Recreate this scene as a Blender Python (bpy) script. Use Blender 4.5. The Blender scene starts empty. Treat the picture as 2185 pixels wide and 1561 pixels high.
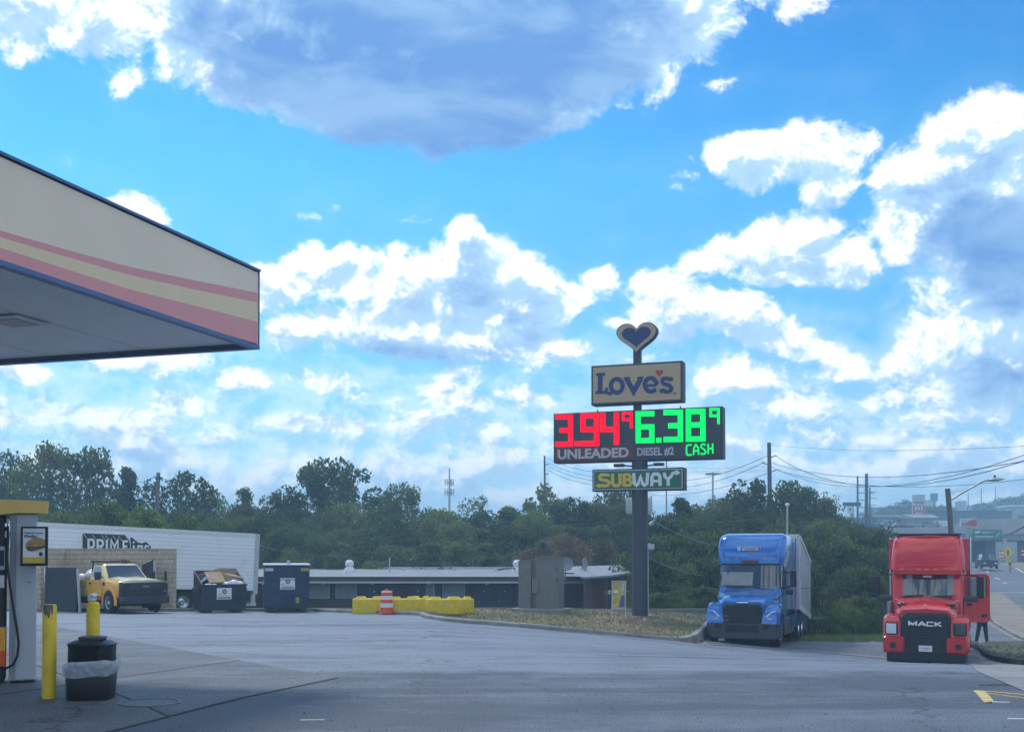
import bpy, math, random
import numpy as np
from mathutils import Vector, Matrix, Euler
R = math.radians
C = bpy.context.scene.collection
scene = bpy.context.scene

# ------------------------------------------------------------------ camera
F = 2400.0; CX = 1092.5; EYE = 1.68; TILT = R(1.2)
CY = 1175 - F * math.tan(TILT)          # the lens is shifted up, so uprights stay upright
cd = bpy.data.cameras.new('camera'); cam = bpy.data.objects.new('camera', cd); C.objects.link(cam)
cam.location = (0, 0, EYE); cam.rotation_euler = (R(90) + TILT, 0, 0)
cd.sensor_width = 36; cd.lens = 36 * F / 2185; cd.shift_y = (CY - 780.5) / 2185; cd.clip_start = .1; cd.clip_end = 6000
scene.camera = cam
FW = Vector((0, math.cos(TILT), math.sin(TILT))); UP = Vector((0, -math.sin(TILT), math.cos(TILT)))
def ray(px, py):
    return Vector((1, 0, 0)) * ((px - CX) / F) + UP * (-(py - CY) / F) + FW
def P(px, py, Y):                       # point seen at a pixel of the photograph, Y metres ahead
    d = ray(px, py); return Vector((0, 0, EYE)) + d * (Y / d.y)
def ZP(py, Y): return P(CX, py, Y).z
def XP(px, Y, py=1175): return P(px, py, Y).x

# ------------------------------------------------------------------ light
SUN_AZ, SUN_EL = R(-28), R(52)          # azimuth from +Y towards +X
scene.view_settings.view_transform = 'Standard'; scene.view_settings.look = 'None'
scene.view_settings.exposure = 0.75; scene.view_settings.gamma = 1
sd = bpy.data.lights.new('sun', 'SUN'); sd.energy = 1.15; sd.angle = R(10); sd.color = (1, .98, .95)
so = bpy.data.objects.new('sun', sd); C.objects.link(so)
sv = Vector((math.sin(SUN_AZ) * math.cos(SUN_EL), math.cos(SUN_AZ) * math.cos(SUN_EL), math.sin(SUN_EL)))
so.rotation_euler = sv.to_track_quat('Z', 'Y').to_euler()

W = bpy.data.worlds.new('World'); scene.world = W; W.use_nodes = True
wn = W.node_tree; wn.nodes.clear()
STR = 0.11
class NT:
    def __init__(s, t): s.t = t
    def n(s, typ, **kw):
        o = s.t.nodes.new(typ)
        for k, v in kw.items(): setattr(o, k, v)
        return o
    def put(s, sock, v):
        if isinstance(v, bpy.types.NodeSocket): s.t.links.new(v, sock)
        elif v is not None: sock.default_value = v
    def m(s, op, a, b=None, c=None, clamp=False):
        o = s.n('ShaderNodeMath', operation=op, use_clamp=clamp)
        s.put(o.inputs[0], a); s.put(o.inputs[1], b); s.put(o.inputs[2], c); return o.outputs[0]
    def v(s, op, a, b=None):
        o = s.n('ShaderNodeVectorMath', operation=op)
        s.put(o.inputs[0], a); s.put(o.inputs[1], b)
        return o.outputs['Value'] if op in ('DOT_PRODUCT', 'LENGTH') else o.outputs[0]
    def mr(s, x, a, b, c=0.0, d=1.0, smooth=True):
        o = s.n('ShaderNodeMapRange', interpolation_type='SMOOTHSTEP' if smooth else 'LINEAR')
        s.put(o.inputs[0], x); s.put(o.inputs[1], a); s.put(o.inputs[2], b); s.put(o.inputs[3], c); s.put(o.inputs[4], d)
        return o.outputs[0]
    def mix(s, f, a, b, blend='MIX'):
        o = s.n('ShaderNodeMix', data_type='RGBA', blend_type=blend)
        s.put(o.inputs[0], f); s.put(o.inputs[6], a); s.put(o.inputs[7], b); return o.outputs[2]
    def noise(s, vec, scale, detail=4, rough=.55, dist=0.0, col=False):
        o = s.n('ShaderNodeTexNoise'); s.put(o.inputs['Vector'], vec)
        o.inputs['Scale'].default_value = scale; o.inputs['Detail'].default_value = detail
        o.inputs['Roughness'].default_value = rough; o.inputs['Distortion'].default_value = dist
        return o.outputs['Color' if col else 'Fac']
def rgb(*c): return tuple(c) + (1.0,)

# blobs of cumulus: (px, py, rx, ry, peak) measured in the picture, turned into sky directions
BL = [(480,0,190,140,1.7),(570,80,230,150,2.2),(760,80,330,180,2.6),(980,85,320,195,2.7),(1180,40,300,150,2.3),(1390,-5,240,110,1.5),
 (960,-60,640,190,2.6),(1340,105,150,80,.8),(1480,45,140,70,.9),(760,190,200,80,1.5),(990,215,150,75,1.7),(1180,190,120,55,.8),(450,150,120,60,1.1),
 (55,45,85,62,.9),(165,60,130,75,1.1),(265,40,70,70,.9),(272,120,42,70,.6),(60,-30,160,50,.8),(1640,-10,140,40,.6),
 (2090,330,140,110,1.3),(1965,405,90,70,1.0),(2110,460,175,110,2.3),(2200,290,110,80,1.2),(2010,500,130,65,1.1),(2160,545,150,95,2.2),
 (2060,690,150,65,.9),(1960,780,110,65,.8),(2140,765,160,90,1.7),(2180,650,120,70,.8),(2060,590,90,50,.6),
 (1700,345,125,62,1.0),(1605,335,72,48,.9),(1775,415,62,48,1.1),(1835,335,36,38,.5),(1660,380,90,30,.6),
 (1520,540,62,50,.8),(1630,525,72,55,.9),(1735,520,72,62,1.0),(1815,560,75,42,.9),(1700,575,130,28,.7),
 (1440,650,120,85,.9),(1560,672,110,55,.8),(1650,705,90,40,.7),(1720,730,70,28,.6),(1390,600,62,40,.7),
 (610,610,75,60,.9),(650,570,48,48,.8),(745,590,75,55,1.0),(865,600,135,70,1.1),(1000,590,130,95,1.2),(1010,505,56,42,.8),(1100,615,95,72,1.0),
 (1160,650,80,50,.9),(690,705,105,50,.8),(1150,735,105,42,.9),(900,700,270,50,1.4),(1060,690,150,60,1.2),
 (1265,590,48,24,.5),(1240,615,40,22,.4),(310,455,85,52,1.0),(385,480,40,30,.6),(1285,683,36,16,.4),
 (1600,800,120,40,.6),(1800,760,50,40,.6),(510,822,80,30,.7),(660,825,70,30,.6),(960,840,70,28,.6),(370,880,80,35,.6),(130,870,60,30,.6),
 (1100,850,120,35,.5),(900,910,60,28,.5),(1700,840,90,35,.5),(1880,850,110,40,.6),(2080,860,140,45,.7),(300,770,120,35,.6),(40,790,90,40,.6)]
Wn = NT(wn)
tc = Wn.n('ShaderNodeTexCoord'); dirv = Wn.v('NORMALIZE', tc.outputs['Generated'])
G = Wn; D = dirv
wob = G.v('SUBTRACT', G.noise(D, 8.0, 2, .5, col=True), (.5, .5, .5))
D2 = G.v('ADD', D, G.v('MULTIPLY', wob, (.07, .05, .05)))
sx = G.n('ShaderNodeSeparateXYZ'); G.put(sx.inputs[0], D2)
az = G.m('ARCTAN2', sx.outputs[0], sx.outputs[1])
uv = G.n('ShaderNodeCombineXYZ'); G.put(uv.inputs[0], az); G.put(uv.inputs[1], sx.outputs[2]); uv = uv.outputs[0]
acc = acc2 = None
for (px, py, rx, ry, pk) in BL:
    d = ray(px, py).normalized()
    q = G.v('MULTIPLY', G.v('SUBTRACT', uv, (math.atan2(d.x, d.y), d.z, 0)), (F / rx, F / ry, 0))
    f = G.m('MULTIPLY_ADD', G.v('DOT_PRODUCT', q, q), -pk, pk)
    hh_ = max(44, .42 * ry); sh = (-.36 * hh_ / rx, hh_ / ry)                                  # towards the sun
    f2 = G.m('ADD', G.m('SUBTRACT', f, pk * (sh[0] ** 2 + sh[1] ** 2)), G.v('DOT_PRODUCT', q, (-2 * pk * sh[0], -2 * pk * sh[1], 0)))
    acc = f if acc is None else G.m('SMOOTH_MAX', acc, f, .5)
    acc2 = f2 if acc2 is None else G.m('MAXIMUM', acc2, f2)
# behind the camera and overhead: unseen broken cumulus from noise alone, raised to brighten camera-facing sides; low down: a hazy broken band
far = G.noise(G.v('MULTIPLY', D, (1, 1, 1.9)), 3.2, 2, .5)
sz = G.n('ShaderNodeSeparateXYZ'); G.put(sz.inputs[0], D)
fb = G.m('MULTIPLY_ADD', far, 5.0, -2.4)
fb = G.m('SUBTRACT', G.m('MULTIPLY', G.m('ADD', fb, 3.0), G.mr(sz.outputs[1], .55, .75, 1, 0)), 3.0)
low = G.mr(sz.outputs[2], .03, .25, .85, -1.0)
lD = G.v('MULTIPLY', D, (1, 1, 3.2))
ln = G.noise(lD, 12, 3, .5)
lf = G.m('MULTIPLY', G.m('ADD', G.m('MULTIPLY_ADD', ln, 4.0, -2.15), low), .8)
ln2 = G.noise(G.v('ADD', lD, (-.01, 0, .05)), 12, 1, .5)
lf2 = G.m('MULTIPLY', G.m('ADD', G.m('MULTIPLY_ADD', ln2, 4.0, -2.15), low), .8)
fb = G.m('MAXIMUM', fb, lf); fb2 = G.m('MAXIMUM', G.m('SUBTRACT', fb, .3), lf2)
acc = G.m('MAXIMUM', acc, fb); acc2 = G.m('MAXIMUM', acc2, fb2)
nD = G.v('MULTIPLY', D, (1, 1, 1.25))
n1 = G.noise(nD, 22, 8, .66, .3)
n2 = G.noise(G.v('ADD', nD, (-.006, 0, .014)), 22, 6, .64, .3)
c0 = G.m('ADD', acc, G.m('MULTIPLY_ADD', n1, 3.3, -1.65))
c1 = G.m('ADD', acc2, G.m('MULTIPLY_ADD', n2, 3.0, -1.5))
sky = Wn.n('ShaderNodeTexSky', sky_type='NISHITA', sun_disc=False)
sky.sun_elevation = SUN_EL; sky.sun_rotation = SUN_AZ; sky.altitude = 200; sky.air_density = 1.0; sky.dust_density = 1.2; sky.ozone_density = 2.0
SKYN = sky
rp = Wn.n('ShaderNodeValToRGB'); Wn.put(rp.inputs[0], sz.outputs[2])
for i, (p_, c_) in enumerate([(.05, (.40, .70, 1.0)), (.15, (.29, .67, .88)), (.31, (.19, .68, .90)), (.45, (.075, .45, .82)), (.8, (.16, .54, 1.0))]):
    e = rp.color_ramp.elements[i] if i < 2 else rp.color_ramp.elements.new(p_)
    e.position = p_; e.color = rgb(*c_)
skyc = Wn.mix(1.0, sky.outputs[0], rp.outputs[0], 'MULTIPLY')
alpha = Wn.mr(c0, -.22, .52)
soft = Wn.m('MULTIPLY', Wn.mr(c0, -1.3, .2, 0, 1), Wn.mr(sz.outputs[2], .03, .27, .6, .03))
alpha = Wn.m('MAXIMUM', alpha, soft)
k = 1 / (STR * 2 ** scene.view_settings.exposure)
rel = Wn.m('MULTIPLY', Wn.m('SUBTRACT', n2, n1), 4.5)
shade = Wn.mr(Wn.m('ADD', c1, rel), -.25, 1.1)
deep = Wn.mr(Wn.m('ADD', c1, Wn.m('MULTIPLY_ADD', Wn.noise(Wn.v('MULTIPLY', dirv, (1, 1, 3)), 6, 4, .6, .4), 1.6, -.8)), .75, 2.1)
white = rgb(1.5 * k, 1.5 * k, 1.5 * k); grey = rgb(.54 * k, .82 * k, 1.12 * k); dark = rgb(.165 * k, .375 * k, .80 * k)
patchy = Wn.mr(Wn.noise(Wn.v('MULTIPLY', dirv, (1, 1, 2.6)), 8, 5, .6, .5), .38, .68, 0, .42)
cc = Wn.mix(shade, white, grey); cc = Wn.mix(deep, cc, Wn.mix(patchy, dark, grey))
hz = Wn.mr(sz.outputs[2], -.02, .17, .6, 0)
cc = Wn.mix(hz, cc, rgb(.62 * k, .90 * k, 1.12 * k))
col = Wn.mix(alpha, skyc, cc)
bg = Wn.n('ShaderNodeBackground'); Wn.put(bg.inputs[0], col); bg.inputs[1].default_value = STR
ow = Wn.n('ShaderNodeOutputWorld'); wn.links.new(bg.outputs[0], ow.inputs[0])
W.cycles.sampling_method = 'MANUAL'; W.cycles.sample_map_resolution = 512
# ------------------------------------------------------------------ materials
MATS = {}
def mat(name, col, rough=.6, metal=0.0, var=.12, scale=3.0, bump=0.0, bscale=40.0, emit=None, coat=0.0, trans=0.0, alpha=1.0, dirt=0.0, spec=.5):
    m = bpy.data.materials.new(name); m.use_nodes = True; t = m.node_tree; b = t.nodes['Principled BSDF']
    N = NT(t); tcn = N.n('ShaderNodeTexCoord').outputs['Object']
    b.inputs['Roughness'].default_value = rough; b.inputs['Metallic'].default_value = metal
    b.inputs['Specular IOR Level'].default_value = spec
    if coat: b.inputs['Coat Weight'].default_value = coat; b.inputs['Coat Roughness'].default_value = .06
    if trans: b.inputs['Transmission Weight'].default_value = trans
    b.inputs['Alpha'].default_value = alpha
    if var or dirt:
        nf = N.noise(tcn, scale, 5, .6)
        f = N.mr(nf, .3, .7, 1 - var, 1 + var, smooth=False)
        cb = N.n('ShaderNodeCombineXYZ')
        for i in range(3): N.put(cb.inputs[i], f)
        c = N.mix(1.0, rgb(*col), cb.outputs[0], 'MULTIPLY')
        if dirt:
            df = N.mr(N.noise(tcn, scale * .7 + .4, 6, .7), .45, .75, 0, dirt)
            c = N.mix(df, c, rgb(.07, .06, .05))
            rr = N.m('MULTIPLY_ADD', df, .35, rough); N.put(b.inputs['Roughness'], rr)
        N.put(b.inputs['Base Color'], c)
    else: b.inputs['Base Color'].default_value = rgb(*col)
    if bump:
        bp = N.n('ShaderNodeBump'); bp.inputs['Strength'].default_value = bump; bp.inputs['Distance'].default_value = .02
        N.put(bp.inputs['Height'], N.noise(tcn, bscale, 4, .6)); N.put(b.inputs['Normal'], bp.outputs[0])
    if emit:
        b.inputs['Emission Color'].default_value = rgb(*emit[:3]); b.inputs['Emission Strength'].default_value = emit[3]
    MATS[name] = m; return m

def foliage(name, col, col2, tr=.35):
    m = bpy.data.materials.new(name); m.use_nodes = True; t = m.node_tree; b = t.nodes['Principled BSDF']
    N = NT(t); ob = N.n('ShaderNodeTexCoord').outputs['Object']
    oi = N.n('ShaderNodeObjectInfo').outputs['Random']
    f = N.mr(N.noise(ob, .45, 3, .6), .35, .65)
    f2 = N.mr(N.noise(ob, 5.0, 2, .6), .3, .7, .6, 1.45, smooth=False)
    c = N.mix(f, rgb(*col), rgb(*col2))
    cb = N.n('ShaderNodeCombineXYZ'); ff = N.m('MULTIPLY', f2, N.m('MULTIPLY_ADD', oi, .5, .75))
    for i in range(3): N.put(cb.inputs[i], ff)
    c = N.mix(1.0, c, cb.outputs[0], 'MULTIPLY')
    N.put(b.inputs['Base Color'], c); b.inputs['Roughness'].default_value = .6; b.inputs['Specular IOR Level'].default_value = .3
    tr_ = N.n('ShaderNodeBsdfTranslucent'); N.put(tr_.inputs[0], N.mix(1.0, c, rgb(1.2, 1.5, .5), 'MULTIPLY'))
    mx = N.n('ShaderNodeMixShader'); mx.inputs[0].default_value = tr
    t.links.new(b.outputs[0], mx.inputs[1]); t.links.new(tr_.outputs[0], mx.inputs[2])
    t.links.new(mx.outputs[0], t.nodes['Material Output'].inputs[0]); MATS[name] = m; return m

def asphalt(name, col, light, streak=.5, patch=.35):
    m = bpy.data.materials.new(name); m.use_nodes = True; t = m.node_tree; b = t.nodes['Principled BSDF']
    N = NT(t); ob = N.n('ShaderNodeTexCoord').outputs['Object']
    big = N.mr(N.noise(ob, .09, 4, .6), .35, .65)
    st = N.mr(N.noise(N.v('MULTIPLY', ob, (.12, .9, 1)), .8, 5, .65, .6), .4, .68)
    med = N.mr(N.noise(ob, .8, 6, .65), .35, .7)
    fine = N.noise(ob, 38, 3, .7)
    vor = N.n('ShaderNodeTexVoronoi'); N.put(vor.inputs['Vector'], ob); vor.inputs['Scale'].default_value = 55
    f = N.m('ADD', N.m('MULTIPLY', big, .4), N.m('ADD', N.m('MULTIPLY', st, streak), N.m('MULTIPLY', med, patch)), clamp=True)
    sy = N.n('ShaderNodeSeparateXYZ'); N.put(sy.inputs[0], ob)
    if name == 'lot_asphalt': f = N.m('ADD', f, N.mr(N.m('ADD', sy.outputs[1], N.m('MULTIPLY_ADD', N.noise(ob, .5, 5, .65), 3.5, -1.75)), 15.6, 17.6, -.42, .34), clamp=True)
    c = N.mix(f, rgb(*col), rgb(*light))
    fm = N.mr(fine, .3, .7, .35, 1.65, smooth=False)
    cb = N.n('ShaderNodeCombineXYZ')
    for i in range(3): N.put(cb.inputs[i], fm)
    c = N.mix(1.0, c, cb.outputs[0], 'MULTIPLY')
    oil = N.mr(N.noise(ob, .55, 5, .75, .8), .60, .72, 0, .55)
    c = N.mix(oil, c, rgb(col[0] * .45, col[1] * .45, col[2] * .45))
    # hairline cracks
    wv = N.n('ShaderNodeTexVoronoi', feature='DISTANCE_TO_EDGE')
    N.put(wv.inputs['Vector'], N.v('ADD', ob, N.v('MULTIPLY', N.noise(ob, 1.3, 4, .6, col=True), (1.6, 1.6, 0)))); wv.inputs['Scale'].default_value = .16
    ck = N.mr(wv.outputs['Distance'], .0012, .006, .85, 0)
    ck = N.m('MULTIPLY', ck, N.mr(N.noise(ob, .25, 2, .5), .44, .54))
    c = N.mix(ck, c, rgb(.03, .03, .033))
    N.put(b.inputs['Base Color'], c)
    N.put(b.inputs['Roughness'], N.m('MULTIPLY_ADD', f, -.12, .72)); b.inputs['Specular IOR Level'].default_value = .5
    bp = N.n('ShaderNodeBump'); bp.inputs['Strength'].default_value = .55; bp.inputs['Distance'].default_value = .012
    N.put(bp.inputs['Height'], N.m('ADD', vor.outputs['Distance'], fine)); N.put(b.inputs['Normal'], bp.outputs[0])
    MATS[name] = m; return m

def ground_mat(name, cols, sc=.5):
    m = bpy.data.materials.new(name); m.use_nodes = True; t = m.node_tree; b = t.nodes['Principled BSDF']
    N = NT(t); ob = N.n('ShaderNodeTexCoord').outputs['Object']
    f1 = N.mr(N.noise(ob, sc, 5, .65), .38, .62); f2 = N.mr(N.noise(ob, sc * 4, 5, .7), .4, .66)
    c = N.mix(f1, rgb(*cols[0]), rgb(*cols[1])); c = N.mix(N.m('MULTIPLY', f2, .6), c, rgb(*cols[2]))
    fm = N.mr(N.noise(ob, 30, 3, .7), .3, .7, .6, 1.4, smooth=False); cb = N.n('ShaderNodeCombineXYZ')
    for i in range(3): N.put(cb.inputs[i], fm)
    N.put(b.inputs['Base Color'], N.mix(1.0, c, cb.outputs[0], 'MULTIPLY')); b.inputs['Roughness'].default_value = .9
    bp = N.n('ShaderNodeBump'); bp.inputs['Strength'].default_value = .8; bp.inputs['Distance'].default_value = .05
    N.put(bp.inputs['Height'], N.noise(ob, 22, 4, .7)); N.put(b.inputs['Normal'], bp.outputs[0]); MATS[name] = m; return m

def brickmat(name, c1, c2, mortar, w, h, ms=.012):
    m = bpy.data.materials.new(name); m.use_nodes = True; t = m.node_tree; b = t.nodes['Principled BSDF']
    N = NT(t); ob = N.n('ShaderNodeTexCoord').outputs['Object']
    sp = N.n('ShaderNodeSeparateXYZ'); N.put(sp.inputs[0], ob)
    cv = N.n('ShaderNodeCombineXYZ'); N.put(cv.inputs[0], N.m('ADD', sp.outputs[0], sp.outputs[1])); N.put(cv.inputs[1], sp.outputs[2])
    bk = N.n('ShaderNodeTexBrick'); N.put(bk.inputs['Vector'], cv.outputs[0]); bk.inputs['Scale'].default_value = 1
    bk.inputs['Brick Width'].default_value = w; bk.inputs['Row Height'].default_value = h; bk.inputs['Mortar Size'].default_value = ms
    bk.inputs['Color1'].default_value = rgb(*c1); bk.inputs['Color2'].default_value = rgb(*c2); bk.inputs['Mortar'].default_value = rgb(*mortar)
    fm = N.mr(N.noise(ob, 6, 5, .7), .3, .7, .75, 1.25, smooth=False); cb = N.n('ShaderNodeCombineXYZ')
    for i in range(3): N.put(cb.inputs[i], fm)
    N.put(b.inputs['Base Color'], N.mix(1.0, bk.outputs[0], cb.outputs[0], 'MULTIPLY')); b.inputs['Roughness'].default_value = .85
    bp = N.n('ShaderNodeBump'); bp.inputs['Strength'].default_value = .8; bp.inputs['Distance'].default_value = .03; bp.invert = True
    N.put(bp.inputs['Height'], bk.outputs['Fac']); N.put(b.inputs['Normal'], bp.outputs[0]); MATS[name] = m; return m

M = dict(
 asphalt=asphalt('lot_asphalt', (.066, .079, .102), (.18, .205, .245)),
 street=asphalt('street_asphalt', (.10, .105, .12), (.19, .19, .20), .35, .3),
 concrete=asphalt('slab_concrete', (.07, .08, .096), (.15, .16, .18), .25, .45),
 kerb=mat('kerb_concrete', (.30, .29, .27), .85, var=.3, scale=1.2, bump=.4, dirt=.5),
 gutter=mat('gutter_concrete', (.26, .255, .25), .85, var=.25, scale=1.0, bump=.3, dirt=.35),
 tar=mat('black_rubber_edge', (.02, .02, .022), .8, bump=.3),
 tan=mat('tan_paving', (.27, .23, .18), .85, var=.2, scale=.6, bump=.3, dirt=.2),
 drygrass=ground_mat('dry_grass', ((.25, .185, .11), (.10, .14, .055), (.31, .24, .14)), .35),
 verge=ground_mat('verge_grass', ((.09, .085, .045), (.07, .09, .035), (.13, .11, .065))),
 soil=ground_mat('wild_ground', ((.05, .07, .025), (.075, .09, .035), (.11, .10, .05)), .08),
 bankg=ground_mat('dry_bank', ((.30, .25, .16), (.24, .21, .12), (.14, .15, .07)), .1),
 gold=mat('gold_paint', (.95, .62, .16), .5, var=.06, scale=2, dirt=.2),
 cabgrey=mat('cabinet_grey', (.19, .185, .175), .5, var=.1, dirt=.2),
 yellow=mat('yellow_paint', (.84, .60, .03), .5, var=.12, scale=4, bump=.15, bscale=60, dirt=.35),
 yconc=mat('yellow_painted_concrete', (.78, .58, .03), .7, var=.15, scale=3, bump=.9, bscale=14, dirt=.3),
 worn=mat('worn_metal', (.16, .13, .10), .7, var=.4, scale=12, bump=.4),
 black=mat('black_plastic', (.016, .017, .02), .45, var=.2, bump=.08),
 dark=mat('dark_metal', (.03, .033, .04), .5, var=.2, dirt=.2),
 rubber=mat('tyre_rubber', (.018, .018, .019), .8, bump=.2),
 chrome=mat('chrome', (.75, .76, .78), .15, 1.0, var=.05),
 steel=mat('grey_steel', (.33, .35, .37), .45, .6, var=.1, dirt=.15),
 grey=mat('grey_paint', (.30, .315, .34), .5, var=.08, dirt=.15),
 lgrey=mat('pale_grey_paint', (.52, .54, .56), .5, var=.07, scale=2, dirt=.18),
 mgrey=mat('iron_ring', (.16, .165, .18), .6, .3, var=.3),
 white=mat('white_paint', (.78, .79, .78), .5, var=.05, dirt=.15),
 trailerw=mat('trailer_white', (.80, .83, .86), .35, var=.05, scale=.8, dirt=.10),
 blue=mat('truck_blue', (.014, .17, .52), .22, .25, var=.06, coat=.8),
 bluedk=mat('bumper_grey_blue', (.055, .065, .085), .5, var=.1, dirt=.25),
 red=mat('truck_red', (.62, .022, .022), .22, .1, var=.06, coat=.8),
 glass=mat('windscreen_glass', (.035, .05, .06), .04, 0, var=0, spec=.9, coat=.6),
 blind=mat('windscreen_sunshade', (.26, .28, .27), .6, var=.15),
 orange=mat('cab_orange', (.95, .42, .02), .28, var=.06, coat=.6),
 mustard=mat('mustard_panel', (.42, .32, .07), .5, var=.15, dirt=.35),
 dumpblue=mat('dumpster_navy', (.016, .033, .085), .5, var=.25, scale=2.5, bump=.1, dirt=.35),
 dumpblack=mat('dumpster_dark', (.022, .03, .048), .55, var=.25, scale=2.5, bump=.1, dirt=.3),
 cardboard=mat('cardboard', (.36, .25, .15), .85, var=.12),
 bag=mat('white_bag', (.72, .72, .74), .4, var=.08, bump=.3, bscale=9),
 liner=mat('clear_liner', (.70, .76, .84), .25, var=.3, scale=14, alpha=.48, bump=.6, bscale=20),
 brownwall=brickmat('motel_brick', (.085, .05, .04), (.065, .042, .036), (.10, .085, .075), .22, .075),
 brownpost=mat('brown_wood', (.12, .06, .045), .7, var=.2),
 navydoor=mat('navy_door', (.022, .028, .075), .5, var=.1),
 curtain=mat('pale_curtain', (.30, .33, .36), .8, var=.1),
 roofm=mat('pale_roof_membrane', (.24, .26, .27), .6, var=.12, scale=.5, dirt=.25),
 fascia=mat('maroon_fascia', (.075, .04, .045), .6, var=.15),
 block=brickmat('tan_block', (.60, .50, .36), (.52, .43, .31), (.34, .28, .21), .62, .21, .012),
 cream=mat('canopy_cream', (.95, .77, .56), .5, var=.03, scale=1, emit=None),
 cred=mat('canopy_red', (.88, .36, .34), .5, var=.03),
 cpale=mat('canopy_pale_yellow', (.93, .70, .42), .5, var=.03),
 soffit=mat('canopy_soffit', (.86, .92, .98), .5, var=.06, scale=.6),
 cblue=mat('canopy_blue_trim', (.09, .16, .34), .4, var=.05),
 pylon=mat('pylon_grey', (.055, .062, .08), .55, var=.12, scale=1.5, dirt=.1),
 signtan=mat('sign_face_tan', (.52, .38, .22), .5, var=.04),
 signblue=mat('sign_letter_blue', (.03, .055, .16), .5, var=.04),
 signred=mat('sign_heart_red', (.45, .06, .06), .5, var=.03),
 maroon=mat('unleaded_maroon', (.16, .05, .05), .5, var=.05),
 letterw=mat('letter_grey_white', (.52, .50, .52), .5, var=.03),
 subgreen=mat('sign_face_green', (.03, .16, .10), .5, var=.05),
 subyel=mat('letter_yellow', (.72, .50, .06), .5, var=.03),
 ledred=mat('led_red', (.05, 0, 0), .5, var=0, emit=(1, .0, .025, .85), spec=0),
 ledgreen=mat('led_green', (0, .05, .01), .5, var=0, emit=(0, 1, .13, .85), spec=0),
 galv=mat('galvanised', (.42, .44, .46), .45, .5, var=.12),
 wood=mat('pole_wood', (.17, .165, .16), .85, var=.2, scale=2, bump=.3),
 wire=mat('wire_black', (.03, .03, .035), .6, var=0),
 wirepale=mat('wire_pale', (.15, .16, .17), .5, var=0),
 barrel=mat('drum_orange', (.85, .10, .02), .45, var=.05, dirt=.1),
 reflw=mat('reflective_white', (.75, .76, .76), .35, var=.05),
 lens=mat('lamp_lens', (.70, .75, .80), .1, var=0, spec=.9),
 amber=mat('amber_lens', (.8, .35, .03), .3, var=0),
 trunk=mat('bark', (.075, .06, .045), .9, var=.3, scale=3, bump=.5),
 green_sign=mat('road_sign_green', (.01, .20, .13), .5, var=.05),
 teal=mat('teal_sign', (.01, .28, .32), .5, var=.05),
 beam=mat('bridge_beam', (.42, .43, .43), .8, var=.12, scale=.3, dirt=.2),
 skin=mat('skin', (.30, .18, .12), .6, var=.05),
 jeans=mat('dark_jeans', (.03, .045, .075), .85, var=.15),
 shirt=mat('dark_shirt', (.025, .027, .033), .85, var=.15),
 shoe=mat('shoe_black', (.02, .02, .02), .6),
 hair=mat('hair_dark', (.02, .015, .012), .7),
 marky=mat('worn_road_yellow', (.62, .47, .18), .7, var=.3, scale=7, dirt=.45),
 markw=mat('worn_road_white', (.58, .58, .56), .7, var=.2, scale=7, dirt=.35),
 reefer=mat('trailer_silver', (.50, .51, .52), .35, .5, var=.06, scale=.7, dirt=.15),
)
FOL = [foliage('leaf_deep', (.060, .088, .048), (.084, .112, .054)), foliage('leaf_mid', (.092, .125, .062), (.12, .145, .070)),
       foliage('leaf_olive', (.155, .165, .065), (.12, .15, .055)), foliage('leaf_rust', (.24, .12, .075), (.16, .12, .06)),
       foliage('leaf_bright', (.14, .18, .06), (.11, .15, .055))]

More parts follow.
